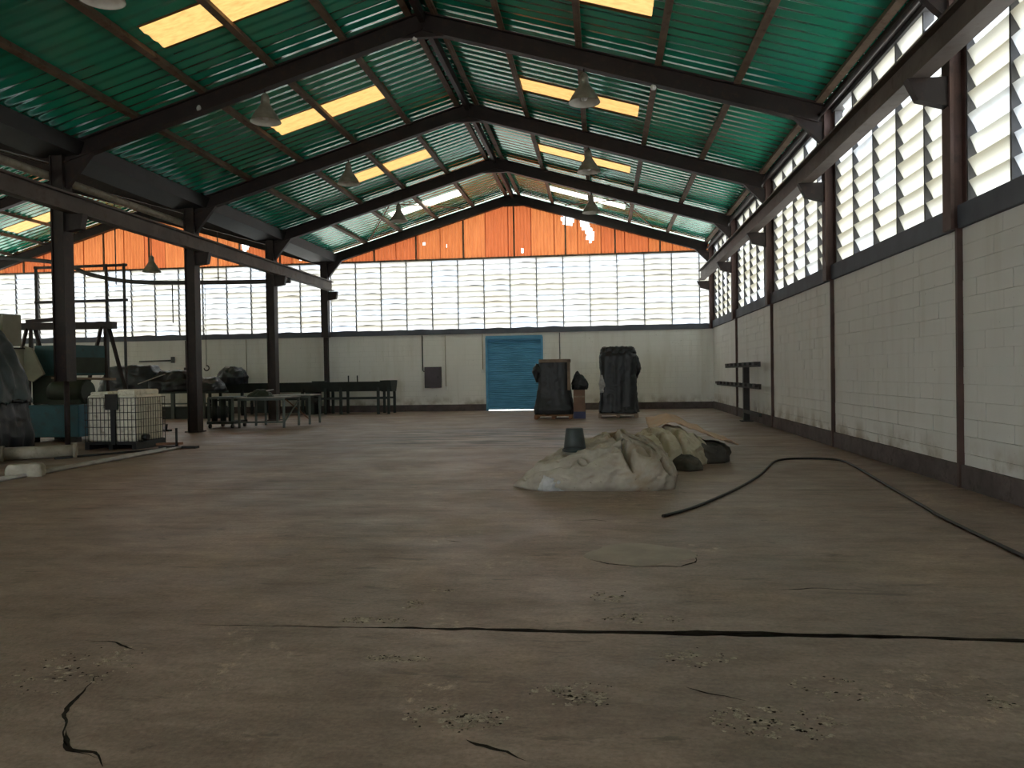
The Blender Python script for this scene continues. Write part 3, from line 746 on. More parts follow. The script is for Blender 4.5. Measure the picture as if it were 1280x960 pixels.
# ------------------------------------------------------------------ soft crumpled shapes
def ridged(p, oct=3):
    s = 0; a = 1; f = 1
    for _ in range(oct):
        s += a*(1-2*abs(noise.noise(Vector(p)*f))); a *= .5; f *= 2.1
    return s
def drape(name, mat, parent, sx, sy, sz, prof, seed, fold=.05, ffreq=5, crump=.03, cfreq=3.0, ex=4, nh=44, na=96, base=(0,0,0), topbulge=.0, hem=0):
    """cloth or film hanging over a load: rounded-box rings from hem to top, closed by a cap"""
    vs = []; fs = []; off = Vector((seed*3.17, seed*1.31, seed*.77))
    def ring(h, k):
        for j in range(na):
            a = 2*PI*j/na; c, s = math.cos(a), math.sin(a)
            r = (abs(c)**ex + abs(s)**ex)**(-1/ex)
            pr = prof(h)*k
            x = sx/2*r*c*pr; y = sy/2*r*s*pr; z = h*sz
            q = Vector((x*ffreq, y*ffreq, z*.55)) + off
            fd = fold*(noise.noise(q) + .5*noise.noise(q*2.1))*(1.15-h*.8)*(1 if k == 1 else k)
            q2 = Vector((x, y, z))*cfreq + off
            fd += crump*ridged(q2)
            x += c*fd; y += s*fd
            z += crump*.8*ridged(q2 + Vector((9, 3, 1))) * (1 if h > .03 else 0)
            if k < 1: z += topbulge*(1-k*k) + crump*.7*ridged(q2*1.2+Vector((4, 4, 4)))
            if h == 0: z = hem*(.5+noise.noise(q*1.5)) if hem else 0
            vs.append((x+base[0], y+base[1], max(0, z)+base[2]))
    for i in range(nh+1): ring(i/nh, 1)
    caps = (.93, .8, .62, .42, .22)
    for k in caps: ring(1, k)
    rows = nh+1+len(caps)
    for i in range(rows-1):
        for j in range(na):
            fs.append((i*na+j, i*na+(j+1) % na, (i+1)*na+(j+1) % na, (i+1)*na+j))
    fs.append(tuple((rows-1)*na+j for j in range(na)))
    fs.append(tuple(reversed(range(na))))
    return MB().add(vs, fs, True).build(name, mat, parent)
def lerp(tab):
    def f(h):
        for (a, va), (b, vb) in zip(tab, tab[1:]):
            if h <= b: return va + (vb-va)*(h-a)/(b-a+1e-9)
        return tab[-1][1]
    return f

def mound(name, mat, parent, outline, hfun, seed, folds=(), p=2.6, amp=.03, freq=3.0, nr=46, na=150, lift=0.0):
    """a slumped sack: polar sheet over an outline, height hfun, with ridged creases and explicit folds"""
    n = len(outline); cx = sum(q[0] for q in outline)/n; cy = sum(q[1] for q in outline)/n; vs = []; fs = []
    off = Vector((seed*2.3, seed*5.1, 0))
    def edge(a):
        best = None; d = (math.cos(a), math.sin(a))
        for i in range(n):
            x0, y0 = outline[i][0]-cx, outline[i][1]-cy; x1, y1 = outline[(i+1) % n][0]-cx, outline[(i+1) % n][1]-cy
            ex_, ey = x1-x0, y1-y0; den = d[0]*ey - d[1]*ex_
            if abs(den) < 1e-9: continue
            tt = (x0*ey - y0*ex_)/den; uu = (x0*d[1]-y0*d[0])/den
            if tt > 0 and -1e-6 <= uu <= 1+1e-6 and (best is None or tt > best): best = tt
        return best or .1
    R = [edge(2*PI*j/na) for j in range(na)]
    R = [(R[j-2]+2*R[j-1]+3*R[j]+2*R[(j+1) % na]+R[(j+2) % na])/9 for j in range(na)]
    def height(x, y, s):
        h = hfun(x, y)*max(0, 1-s**p)**(1/p)
        k = min(1, 14*(1-s))
        q = Vector((x*freq, y*freq, 0)) + off
        h += k*(amp*(2.2*abs(noise.noise(q*.7)) - 2.0*abs(noise.noise(q*1.1+Vector((7, 2, 1)))) + .8*abs(noise.noise(Vector((x*freq*2.6, y*freq*1.0, 3))+off)) - .7*abs(noise.noise(Vector((x*freq*1.2, y*freq*3.0, 8))+off))))
        for (ax, ay, bx, by, w, dep) in folds:
            ux, uy = bx-ax, by-ay; L2 = ux*ux+uy*uy; tt = max(0, min(1, ((x-ax)*ux+(y-ay)*uy)/L2))
            dd = math.hypot(x-ax-tt*ux, y-ay-tt*uy) + .02*noise.noise((x*9, y*9, seed))
            h -= k*dep*math.exp(-(dd/w)**2) - k*dep*.15*math.exp(-((dd-w*1.9)/w)**2)
        return max(0.004, h) + lift
    for i in range(nr+1):
        s = 1-(i/nr)
        for j in range(na):
            a = 2*PI*j/na; r = R[j]*(math.sin(s*PI/2)**.8 if s > 0 else 0)
            s2 = r/R[j]
            x = cx+r*math.cos(a); y = cy+r*math.sin(a); z = height(x, y, s2) if i else lift
            w = amp*(1.5*abs(noise.noise(Vector((x*3, y*3, z*5))+off)) - 1.3*abs(noise.noise(Vector((x*5.5, y*5.5, z*8))+off)) + .7*abs(noise.noise(Vector((x*11, y*11, z*15))+off)))*min(1, z*9)
            vs.append((x+w*math.cos(a), y+w*math.sin(a), z))
    for i in range(nr):
        for j in range(na): fs.append((i*na+j, i*na+(j+1) % na, (i+1)*na+(j+1) % na, (i+1)*na+j))
    fs.append(tuple(reversed(range(na))))
    o = MB().add(vs, fs, True).build(name, mat, parent)
    return o, (lambda x, y: height(x, y, .3))

# big slumped sack
bag = thing('bulk_sack', 'big slumped grey canvas bulk sack under the upturned bucket', 'sack', (0,0,0))
outl = [(-1.14, 9.82), (-.85, 9.5), (-.4, 9.42), (.1, 9.44), (.6, 9.42), (.86, 9.62), (.93, 10.2), (.9, 10.9), (.72, 11.5), (.3, 11.7), (-.2, 11.5), (-.6, 11.0), (-.95, 10.4)]
def hb(x, y):
    base = lerp([(-1.2, .04), (-1.0, .15), (-.78, .30), (-.45, .42), (-.1, .50), (.25, .54), (.55, .50), (.8, .40), (1, .3)])(x)
    return base*(.86 + .22*min(1, max(0, (y-9.5)/1.2)))
folds = [(.18, 9.95, .36, 9.45, .05, .18), (.10, 10.9, .30, 9.95, .05, .16), (.30, 9.95, .78, 9.60,   .045, .15), (-.25, 9.55, .25, 9.85, .04, .13), (-.9, 9.7, -.4, 9.55, .04, .07), (-.5, 9.7, .1, 9.65, .03, .07), (.45, 9.6, .85, 9.9, .035, .08), (-.3, 10.2, .15, 9.95, .03, .07),
         (.36, 10.9, .80, 9.75, .03, .08), (-.75, 9.9, -.5, 10.4, .06, .07), (-.55, 10.35, -.2, 10.8, .06, .08), (-.1, 10.05, .3, 10.1, .03, .05)]
_, hbag = mound('sack_body', M['sack'], bag, outl, hb, 4, folds, 4.5, .036, 3.6, 100, 340)
# lifting straps and a torn film corner lying over the sack
def strap(pts, w, name='strap', mat='sack', th=.012):
    vs = []; n = len(pts)
    for i, (x, y) in enumerate(pts):
        dx = pts[min(i+1, n-1)][0]-pts[max(i-1, 0)][0]; dy = pts[min(i+1, n-1)][1]-pts[max(i-1, 0)][1]; L = math.hypot(dx, dy)
        z = hbag(x, y)+.018+.008*math.sin(i*1.7)
        for s in (-1, 1): vs.append((x-dy/L*w*s, y+dx/L*w*s, z+.006*s)); vs.append((x-dy/L*w*s, y+dx/L*w*s, z+.006*s-th))
    fs = []
    for i in range(n-1):
        o = 4*i; fs += [(o, o+4, o+6, o+2), (o+1, o+3, o+7, o+5), (o, o+1, o+5, o+4), (o+2, o+6, o+7, o+3)]
    MB().add(vs, fs, True).build(name, M[mat], bag)
strap([(.02+.045*i, 10.95-.105*i) for i in range(12)], .03)
strap([(.22+.05*i, 10.9-.10*i) for i in range(12)], .025)
o = drape('film_corner', M['clear'], bag, .30, .10, .13, lerp([(0, 1), (.5, .8), (1, .55)]), 8, .04, 12, .03, 8, 3, 14, 48, (-.62, 9.50, 0))
# bucket upside down
bk = thing('bucket', 'dark upturned plastic bucket resting on the bulk sack', 'bucket', (-.36, 10.12, 0))
bk.location.z = hbag(-.36, 10.12) - .03
MB().lathe([(.150, 0), (.152, .012), (.146, .02), (.128, .16), (.112, .285), (.105, .30), (.09, .303), (.001, .303)], 32).build('pail', M['bucket'], bk)
MB().lathe([(.150, 0), (.160, .002), (.160, .028), (.150, .03)], 32).build('rim', M['bucket'], bk)
MB().tube([(.157*math.cos(a), -.157*math.sin(a)-.004, .02+.05*math.sin(a)) for a in [PI*i/14 for i in range(15)]], .004, 6).build('handle', M['dark'], bk)
# heap behind
sk = thing('canvas_sack', 'crumpled cream canvas sack folded between grey sack and dark bundle', 'sack', (0,0,0))
ol2 = [(.42, 11.5), (.7, 11.35), (1.05, 11.55), (1.4, 11.95), (1.62, 12.25), (1.55, 12.9), (1.1, 13.3), (.6, 13.1), (.35, 12.3)]
mound('sack_body', M['sack2'], sk, ol2, lambda x, y: .46+.10*min(1, max(0, (y-11.6)))-.12*max(0, x-1.0), 11,
      [(.8, 13, 1.25, 11.6, .05, .14), (.6, 12.6, .95, 11.5, .04, .12), (1.15, 12.9, 1.6, 12.1, .04, .12)], 2.6, .045, 2.6, 60, 180)
pk = thing('paper_sack', 'flattened pinkish-tan paper sack draped on the cream canvas sack', 'sack', (0,0,0))
vs = []; nx, ny = 40, 22
for th in (0, .016):
    for i in range(nx+1):
        for j in range(ny+1):
            u, v = i/nx, j/ny
            x = .72+1.36*u; y = 12.45+.95*v-.05*u + .05*noise.noise((u*4, v*4, 2))
            z = lerp([(0, .50), (.25, .62), (.5, .50), (.75, .36), (1, .24)])(u) + .10*v*(1-u) + .035*ridged((u*3.2, v*2.2, 5)) + .04*noise.noise((u*6, v*3, 1)) - th
            vs.append((x, y, z))
N_ = (nx+1)*(ny+1); fs = []
for i in range(nx):
    for j in range(ny):
        a = i*(ny+1)+j; q = [a, a+ny+1, a+ny+2, a+1]; fs.append(tuple(q)); fs.append(tuple(x+N_ for x in reversed(q)))
for i in range(nx): 
    for j in (0, ny):
        a = i*(ny+1)+j; fs.append((a, a+ny+1, a+ny+1+N_, a+N_))
for j in range(ny):
    for i in (0, nx):
        a = i*(ny+1)+j; fs.append((a, a+1, a+1+N_, a+N_))
MB().add(vs, fs, True).build('paper_sheet', M['sackp'], pk)
fk = thing('plastic_bundle', 'dark grey plastic bundle tucked under the paper sack end', 'bundle', (0,0,0))
mound('bundle_body', M['sackd'], fk, [(1.25, 12.3), (1.5, 12.15), (1.85, 12.3), (1.98, 12.6), (1.9, 13.1), (1.5, 13.25), (1.2, 12.9)], lambda x, y: .30, 15, [(1.3, 12.3, 1.9, 12.5, .05, .05)], 3.5, .04, 3, 40, 140)
fk = thing('plastic_bag', 'small dark grey bag lying against the cream canvas sack', 'bag', (0,0,0))
mound('bag_body', M['sackd'], fk, [(.95, 11.5), (1.2, 11.28), (1.42, 11.42), (1.42, 11.7), (1.2, 11.9), (1.0, 11.8)], lambda x, y: .19, 19, [], 2.6, .034, 4, 36, 110)

# hose on the floor
pts = [(.57, 7.73), (.95, 8.28), (1.56, 9.51), (2.05, 10.7), (2.35, 11.6), (2.60, 12.35), (2.82, 12.68), (3.1, 12.8), (3.4, 12.78), (3.62, 12.5), (3.58, 11.6), (3.40, 10.04), (3.22, 8.4), (3.14, 7.67), (3.07, 6.16), (3.02, 4.8)]
def smooth(P, k=8):
    out = []
    for i in range(len(P)-1):
        p0 = P[max(i-1, 0)]; p1 = P[i]; p2 = P[i+1]; p3 = P[min(i+2, len(P)-1)]
        for j in range(k):
            u = j/k; out.append(tuple(.5*((2*b)+(c-a)*u+(2*a-5*b+4*c-d)*u*u+(-a+3*b-3*c+d)*u**3) for a, b, c, d in zip(p0, p1, p2, p3)))
    out.append(P[-1]); return out
tag(MB().tube([(x, y, .016) for x, y in smooth(pts)], .016, 8).build('hose', M['cable']), 'thin black hose looping over the floor beside the block wall', 'hose')

# ------------------------------------------------------------------ pallets by the shutter
def pallet(name, label, x0, x1, y0, y1, mat='wood'):
    p = thing(name, label, 'pallet', (x0, y0, 0)); w = x1-x0; d = y1-y0
    for i in range(5):
        a = w*i/5
        MB().box((a+.01, 0, .115), (a+w/5-.01, d, .14)).build('deck_board', M[mat], p)
    for j in range(3):
        yy = (d-.1)*j/2
        MB().box((0, yy, .09), (w, yy+.1, .115)).build('stringer', M[mat], p)
        for i in range(3):
            xx = (w-.1)*i/2; MB().box((xx, yy, 0), (xx+.1, yy+.1, .09)).build('block', M[mat], p)
    return p
pallet('pallet', 'brown wooden pallet under the black wrapped load beside the cartons', -2.10, -.93, 24.3, 25.3)
wl = thing('wrapped_load', 'black film wrapped load with exposed wooden frame beside the roller shutter', 'wrapped load', (-1.5, 24.8, .14))
drape('film_wrap', M['film'], wl, .98, .86, 1.66, lerp([(0, 1.16), (.08, 1.22), (.3, 1.05), (.55, .98), (1, .90)]), 3, .05, 6, .02, 4, 6, 44, 100, (0, 0, 0), 0, .02)
fr = MB(); fr.box((-.44, -.47, 1.62), (.52, -.41, 1.72)); fr.box((.44, -.47, .75), (.53, -.41, 1.72)); fr.box((-.44, .35, 1.62), (.52, .41, 1.72)); fr.box((-.44, -.41, 1.66), (-.38, .35, 1.72)); fr.box((.46, -.41, 1.66), (.52, .35, 1.72))
fr.build('crate_frame', M['greywood'], wl)
drape('loose_flap', M['film'], wl, .34, .3, .55, lerp([(0, .35), (.6, 1.05), (1, .5)]), 12, .04, 8, .03, 6, 3, 18, 40, (-.46, -.22, 1.0))
# cartons
c1 = thing('carton', 'lower carton with blue band beside the wrapped load', 'carton', (-.69, 24.62, 0))
MB().box((-.20, -.2, 0), (.17, .2, .22)).build('blue_band', M['card_blue'], c1); MB().box((-.198, -.198, .22), (.168, .198, .46)).build('body', M['card'], c1)
c2 = thing('carton', 'upper plain brown carton carrying a black bag', 'carton', (-.69, 24.62, .46))
MB().box((-.195, -.2, 0), (.155, .2, .44)).build('body', M['card'], c2, .008); MB().box((-.195, -.203, .2), (.155, -.2, .25)).build('tape', M['greywood'], c2)
bg = thing('rubbish_bag', 'black plastic bag crumpled on top of the brown carton', 'bag', (-.70, 24.62, .90))
drape('bag_body', M['film'], bg, .40, .38, .40, lerp([(0, .95), (.35, 1.08), (.7, .85), (1, .5)]), 6, .05, 8, .035, 5, 3, 22, 60)
drape('bag_neck', M['film'], bg, .24, .14, .26, lerp([(0, 1.0), (.6, .7), (1, .12)]), 7, .03, 8, .02, 8, 2.5, 14, 30, (-.06, 0, .30))
# second load
pallet('pallet', 'dark pallet under the tall black wrapped load', -.12, 1.12, 24.65, 25.65, 'greywood')
w2 = thing('wrapped_load', 'tall black film wrapped load with ragged top and flapping corner', 'wrapped load', (.52, 25.15, .14))
drape('film_wrap', M['film'], w2, 1.12, .98, 1.92, lerp([(0, 1.06), (.15, 1.0), (.45, .93), (.7, .97), (.92, 1.0), (1, .88)]), 9, .055, 6, .024, 4, 6, 50, 110, (0, 0, 0), .02, .05)
drape('loose_flap', M['film'], w2, .30, .4, .7, lerp([(0, .15), (.5, 1.0), (1, .45)]), 21, .03, 8, .025, 6, 3, 18, 40, (.54, -.1, 1.05))
drape('loose_flap', M['clear'], w2, .16, .3, .5, lerp([(0, .6), (.5, 1.0), (1, .4)]), 23, .03, 8, .03, 6, 3, 16, 36, (-.50, -.35, .65))
drape('loose_flap', M['film'], w2, .5, .14, .16, lerp([(0, 1.1), (.5, .9), (1, .6)]), 27, .05, 10, .03, 8, 3, 12, 36, (.25, -.52, 0))
drape('top_ruffle', M['film'], w2, 1.0, .85, .14, lerp([(0, 1.0), (1, .92)]), 31, .03, 12, .05, 7, 6, 8, 90, (0, 0, 1.86))

# ------------------------------------------------------------------ wall fittings
eb = thing('electric_box', 'purple-brown electric box on the cream wall beside the shutter', 'electric box', (-6.59, YB-.02, .93))
MB().box((-.33, -.16, 0), (.33, 0, .82)).build('casing', M['panelbox'], eb, .01); MB().box((-.29, -.175, .04), (.29, -.16, .78)).build('door', M['panelbox'], eb, .006)
MB().box((.2, -.19, .36), (.23, -.175, .46)).build('latch', M['dark'], eb)
tag(MB().tube([(-7.02, YB-.03, 3.0), (-7.02, YB-.03, 1.62), (-6.98, YB-.03, 1.58), (-6.9, YB-.03, 1.58)], .022, 8).build('conduit', M['dark']), 'dark conduit dropping into the electric box', 'conduit')
def conduit(x, z0, lab, mat='base_r', box=True):
    o = thing('conduit', lab, 'conduit', (x, YB, 0))
    MB().tube([(0, -.02, z0), (0, -.02, 3.0)], .016, 8).build('pipe', M[mat], o)
    if box: MB().box((-.06, -.07, z0-.14), (.06, 0, z0)).build('switch_box', M['white'] if mat == 'pipe' else M['mullion'], o)
conduit(-6.10, .98, 'pale conduit with a switch box between the electric box and the shutter', 'pipe')
conduit(-4.62, 1.62, 'thin conduit with a dark switch close beside the shutter edge', 'pipe')
conduit(-1.60, 1.9, 'dark conduit above the black wrapped load by the shutter', 'mullion', False)
conduit(-14.3, 1.5, 'thin conduit on the wall behind the side bay bench', 'pipe')
conduit(-16.9, 1.9, 'dark conduit on the wall behind the blue-black tarpaulin', 'base_r')

# rack on the right wall
rk = thing('bar_rack', 'dark steel bar rack with one post and two notched rails by the block wall', 'rack', (0,0,0))
ry = 22.4; rx = XR-.24
MB().box((rx-.08, ry-.08, 0), (rx+.08, ry+.08, 1.62)).build('post', M['rack'], rk); MB().box((rx-.16, ry-.16, 0), (rx+.16, ry+.16, .025)).build('foot', M['rack'], rk)
for z0, ya, yb in ((1.50, 20.05, 25.3), (.94, 20.0, 27.2)):
    r_ = MB().box((rx-.12, ya, z0), (rx-.06, yb, z0+.07)).build('rail', M['rack'], rk)
    y = ya+.1
    while y < yb-.2:
        MB().box((rx-.2, y, z0+.05), (rx-.04, y+.34, z0+.13)).build('peg', M['rack'], r_); y += .72
MB().box((rx-.10, 20.1, .25), (rx-.04, ry, .33)).build('foot_rail', M['rack'], rk)

# ------------------------------------------------------------------ side bay: totes
def tote(label, x, y, rz, hx=.575, hy=.52):
    o = thing('tote_tank', label, 'tank', (x, y, 0), rz)
    p = MB().box((-hx, -hy, .10), (hx, hy, .15))
    for a in (-hx+.05, 0, hx-.05): p.box((a-.05, -hy, 0), (a+.05, hy, .10))
    p.build('pallet', M['dark'], o)
    bx = hx-.035; by = hy-.035
    MB().box((-bx, -by, .16), (bx, by, 1.12)).build('bottle', M['tote'], o, .05)
    MB().box((-bx+.04, -by+.05, 1.10), (-.09, by-.05, 1.19)).build('shoulder', M['tote'], o, .03)
    MB().box((.10, -by+.05, 1.10), (bx-.04, by-.05, 1.23)).build('shoulder', M['tote'], o, .04)
    MB().lathe([(.09, 0), (.09, .05), (.08, .06), (.001, .06)], 18, (0, .15, 1.12)).build('lid', M['dark'], o)
    ca = MB(); r = .006
    for i in range(14):
        f = -hx + .01 + (2*hx-.02)*i/13
        for yy in (-hy+.005, hy-.005): ca.tube([(f, yy, .13), (f, yy, 1.06)], r, 5)
    for i in range(13):
        f = -hy+.01 + (2*hy-.02)*i/12
        for xx in (-hx+.005, hx-.005): ca.tube([(xx, f, .13), (xx, f, 1.06)], r, 5)
    for z in (.16, .31, .46, .61, .76, .91, 1.06):
        ca.tube([(-hx, -hy, z), (hx, -hy, z), (hx, hy, z), (-hx, hy, z), (-hx, -hy, z)], r*1.2, 5)
    ca.build('cage', M['cage'], o)
    MB().box((.03, -hy-.03, .1), (.13, -hy+.002, 1.13)).build('centre_post', M['dark'], o)
    MB().box((-.08, -hy-.04, .82), (.2, -hy-.028, 1.14)).build('name_plate', M['cage'], o)
    MB().tube([(hx-.02, -.25, .24), (hx+.1, -.25, .24)], .06, 12).build('valve', M['dark'], o)
    return o
tote('cream tote tank in a wire cage before the blue machine', -10.02, 15.56, -.03)

# blue machine with cabinet and hopper
bmch = thing('mixing_machine', 'blue based machine with teal cabinet, green motor and cream hopper', 'machine', (0,0,0))
MB().box((-13.45, 16.9, .12), (-12.05, 18.2, .87)).build('base', M['blue'], bmch, .02)
for x in (-13.3, -12.25):
    for y in (17.0, 18.0): MB().box((x-.12, y-.1, 0), (x+.12, y+.1, .13)).build('foot', M['dark'], bmch)
mo = MB().tube([(-13.05, 17.4, 1.16), (-12.9, 17.4, 1.16), (-12.25, 17.4, 1.16), (-12.14, 17.4, 1.16)], [.24, .31, .31, .26], 24); mo.box((-13.0, 17.15, .86), (-12.2, 17.65, 1.0))
mo.build('motor', M['green'], bmch)
MB().box((-13.75, 17.6, .87), (-13.2, 18.4, 1.56)).build('motor_plinth', M['green'], bmch, .02)
cb = MB().prism([(-13.78, 17.75, 1.56), (-12.72, 17.75, 1.56), (-12.45, 18.5, 1.56), (-13.75, 18.6, 1.56)], (0, 0, .74)).build('cabinet', M['teal'], bmch)
MB().prism([(-12.70, 17.76, 1.62), (-12.44, 18.46, 1.62), (-12.43, 18.46, 2.0), (-12.69, 17.76, 2.0)], (.015, 0, 0)).build('cabinet_panel', M['green'], cb)
ho = MB().lathe([(.24, .9), (.25, 1.5), (.26, 1.55), (.26, 2.2), (.245, 2.22), (.001, 2.22)], 24, (-13.98, 17.3, 0)); ho.build('hopper', M['cream'], bmch)
MB().prism([(-13.72, 17.32, 2.28), (-13.52, 17.32, 2.22), (-13.22, 17.32, 1.6), (-13.52, 17.32, 1.42), (-13.72, 17.32, 1.5)], (0, .06, 0)).build('hopper_panel', M['cream'], bmch)
MB().tube([(-13.98, 17.3, 0), (-13.98, 17.3, .92)], .2, 20).build('hopper_stand', M['cream'], bmch)
MB().tube([(-13.98+.28*math.cos(a), 17.3+.28*math.sin(a), 2.22) for a in [2*PI*i/20 for i in range(21)]], .02, 6).build('hopper_rim', M['dark'], bmch)
pl = thing('plank', 'brown plank laid from the teal cabinet over the tote tanks', 'plank', (0,0,0))
MB().bar((-12.42, 16.6, 1.50), (-11.0, 16.65, 1.45), .20, .05).build('board', M['greywood'], pl)
for x in (-12.1, -11.2): MB().tube([(x, 16.62, 0), (x, 16.62, 1.46)], .025, 8).build('prop', M['table_leg'], pl)

# A-frame gantry and pipe rack behind
ga = thing('trestle_gantry', 'dark steel trestle gantry on splayed legs above the teal cabinet', 'gantry', (0,0,0))
MB().bar((-16.7, 21, 3.02), (-13.8, 21, 3.0), .22, .20).build('top_beam', M['steel'], ga)
MB().bar((-16.5, 20.98, 3.16), (-15.2, 21, 3.22), .12, .10).build('chain_hoist_track', M['steel'], ga)
for x in (-16.4, -14.1):
    for dx, dy in ((-.42, -.7), (.42, -.7), (-.42, .7), (.42, .7)):
        MB().bar((x+dx*.15, 21+dy*.12, 2.95), (x+dx, 21+dy, 0), .08, .08).build('leg', M['steel'], ga)
    MB().bar((x-.3, 20.45, .9), (x+.3, 20.45, .9), .05, .05).build('cross_tie', M['steel'], ga)
pr_ = thing('pipe_frame', 'tall thin steel pipe frame standing behind the trestle gantry', 'frame', (0,0,0))
for x in (-17.9, -17.0, -16.75, -15.5, -14.9): MB().tube([(x, 23.2, 0), (x, 23.2, 5.1)], .045, 8).build('post', M['mullion'], pr_)
for z in (5.05, 3.95): MB().tube([(-17.95, 23.2, z), (-14.8, 23.2, z)], .045, 8).build('rail', M['mullion'], pr_)

# overhead pipe in the side bay
op = thing('overhead_pipe', 'dark overhead service pipe sagging across the side bay', 'pipe', (0,0,0))
MB().tube(smooth([(-22.5, 26, 6.0), (-19.2, 26, 5.65), (-18.0, 26, 5.2), (-16.3, 26, 4.88), (-13.5, 26, 4.78), (-10.6, 26, 4.74)], 6), .075, 10).build('run', M['mullion'], op)
for x in (-17.0, -13.2): MB().tube([(x, 26, 4.8), (x, 26, zraf(x, XM2)+.35)], .02, 6).build('hanger', M['mullion'], op)
MB().tube([(-14.9, 26, 4.75), (-14.9, 26, 3.4)], .02, 6).build('drop', M['mullion'], op)

# draped machine at the picture's side
tm = thing('covered_machine', 'tall machine under a grey-green tarpaulin with a pale support pole', 'machine', (-11.88, 13.3, 0))
drape('tarpaulin', M['tarp_gr'], tm, 2.1, 1.6, 1.55, lerp([(0, 1.02), (.4, .90), (.75, .68), (.9, .55), (1, .42)]), 14, .10, 4, .035, 2.5, 5, 44, 110, (0, 0, 1.0), .03, .12)
drape('black_sheet', M['tarp'], tm, 2.0, 1.45, 1.25, lerp([(0, 1.0), (.3, 1.06), (1, .92)]), 17, .10, 4, .03, 2.5, 5, 36, 100, (.03, 0, 0), 0, .05)
MB().tube([(1.08, -.88, .22), (1.06, -.82, 1.15)], .035, 12).build('support_pole', M['pale_rod'], tm)
MB().lathe([(.12, 0), (.12, .03), (.06, .1), (.04, .2)], 14, (1.08, -.88, .13)).build('pole_foot', M['pipe'], tm)
cx_ = thing('cream_box', 'cream sheet metal box poking up behind the tarpaulin', 'box', (-12.0, 14.5, 0))
MB().box((-.5, -.25, 2.15), (.28, .25, 2.78)).build('casing', M['cream'], cx_, .015)
MB().box((-.3, -.12, 0), (.1, .12, 2.16)).build('pedestal', M['cream'], cx_)

# pipes and lumps on the floor
def flanged(label, a, b, r, mat='pipe'):
    o = thing('flanged_pipe', label, 'pipe', (0,0,0)); a = Vector(a); b = Vector(b); d = (b-a).normalized()
    MB().tube([a, b], r, 20).build('pipe', M[mat], o)
    MB().tube([b-d*.05, b+d*.01], r*1.28, 20).build('flange', M[mat], o); MB().tube([a-d*.01, a+d*.05], r*1.28, 20).build('flange', M[mat], o)
flanged('cream flanged pipe lying before the blue machine base', (-10.75, 12.95, .13), (-9.72, 13.55, .13), .115)
flanged('white flanged pipe lying under the tarpaulin edge', (-11.4, 11.9, .15), (-10.35, 12.25, .15), .13, 'white')
bl = thing('concrete_lump', 'pale broken concrete block lying by the long rods', 'block', (-8.62, 10.86, 0), .32)
drape('lump', M['concrete_bit'], bl, .48, .22, .17, lerp([(0, 1), (.8, 1), (1, .9)]), 33, .01, 6, .012, 7, 9, 10, 60)
for i, (a, b, r, lab) in enumerate([((-8.55, 9.6, .03), (-8.60, 15.2, .03), .028, 'long pale rod lying on the floor, open floor side'),
                                    ((-8.72, 9.7, .025), (-8.82, 15.0, .025), .022, 'long pale rod lying close by the concrete lump')]):
    tag(MB().tube([a, ((a[0]+b[0])/2+.02, (a[1]+b[1])/2, a[2]), b], r, 8).build('long_rod', M['pale_rod']), lab, 'rod')
tag(MB().tube([(-9.9, 13.2, .02), (-9.3, 14.2, .02), (-8.75, 15.1, .02)], .02, 8).build('dark_hose', M['dark']), 'dark hose end lying before the tote tanks', 'hose')
st_ = thing('floor_stand', 'small dark stand post at the end of the long rods', 'stand', (-8.72, 15.25, 0))
MB().tube([(0, 0, 0), (0, 0, .42)], .025, 8).build('post', M['dark'], st_); MB().box((-.35, -.08, 0), (.45, .08, .05)).build('foot', M['dark'], st_); MB().bar((-.5, .1, .08), (.1, .05, .10), .05, .05).build('angle_iron', M['brace'], st_)

# tarpaulin covered bench along the side bay
tb = thing('covered_bench', 'long grey steel bench heaped with machinery under blue-black tarpaulin', 'bench', (0,0,0))
MB().box((-18.3, 26.6, .92), (-13.7, 27.6, 1.0)).build('bench_top', M['bench'], tb)
MB().box((-18.3, 26.7, .0), (-13.7, 27.5, .42)).build('lower_bin', M['bench'], tb)
MB().box((-18.3, 26.64, .52), (-13.7, 26.7, .57)).build('front_rail', M['table_leg'], tb)
for x in (-17.9, -16.6, -15.35, -14.2):
    MB().box((x-.06, 26.62, 0), (x+.06, 26.72, .95)).build('leg', M['table_leg'], tb)
drape('tarpaulin', M['tarp'], tb, 2.2, 1.0, .85, lerp([(0, 1.05), (.6, .95), (1, .75)]), 41, .10, 3, .05, 2, 4, 26, 90, (-17.1, 27.1, 1.0), .03)
drape('tarpaulin', M['tarp'], tb, 1.9, 1.0, .62, lerp([(0, 1.05), (.5, .95), (1, .6)]), 43, .10, 3, .06, 2.2, 3, 24, 90, (-15.5, 27.1, 1.0), .03)
drape('tarpaulin', M['tarp'], tb, 1.0, .9, .38, lerp([(0, 1.1), (.5, .95), (1, .6)]), 45, .08, 3, .05, 2.2, 3, 20, 70, (-14.2, 27.1, 1.0), .03)
MB().bar((-16.6, 26.55, 1.28), (-15.6, 26.6, 1.62), .05, .03).build('pale_strip', M['pale_rod'], tb)
rb = thing('rubbish_bag', 'bulging black rubbish sack with pale tie standing on the long trough', 'bag', (-14.1, 28.75, 1.2))
drape('bag_body', M['tarp'], rb, .98, .8, .60, lerp([(0, .95), (.4, 1.05), (.8, .85), (1, .55)]), 51, .07, 5, .04, 3, 3, 24, 70)
drape('pale_tie', M['clear'], rb, .45, .3, .16, lerp([(0, 1), (1, .7)]), 53, .03, 8, .02, 6, 3, 8, 40, (-.05, -.1, .52))

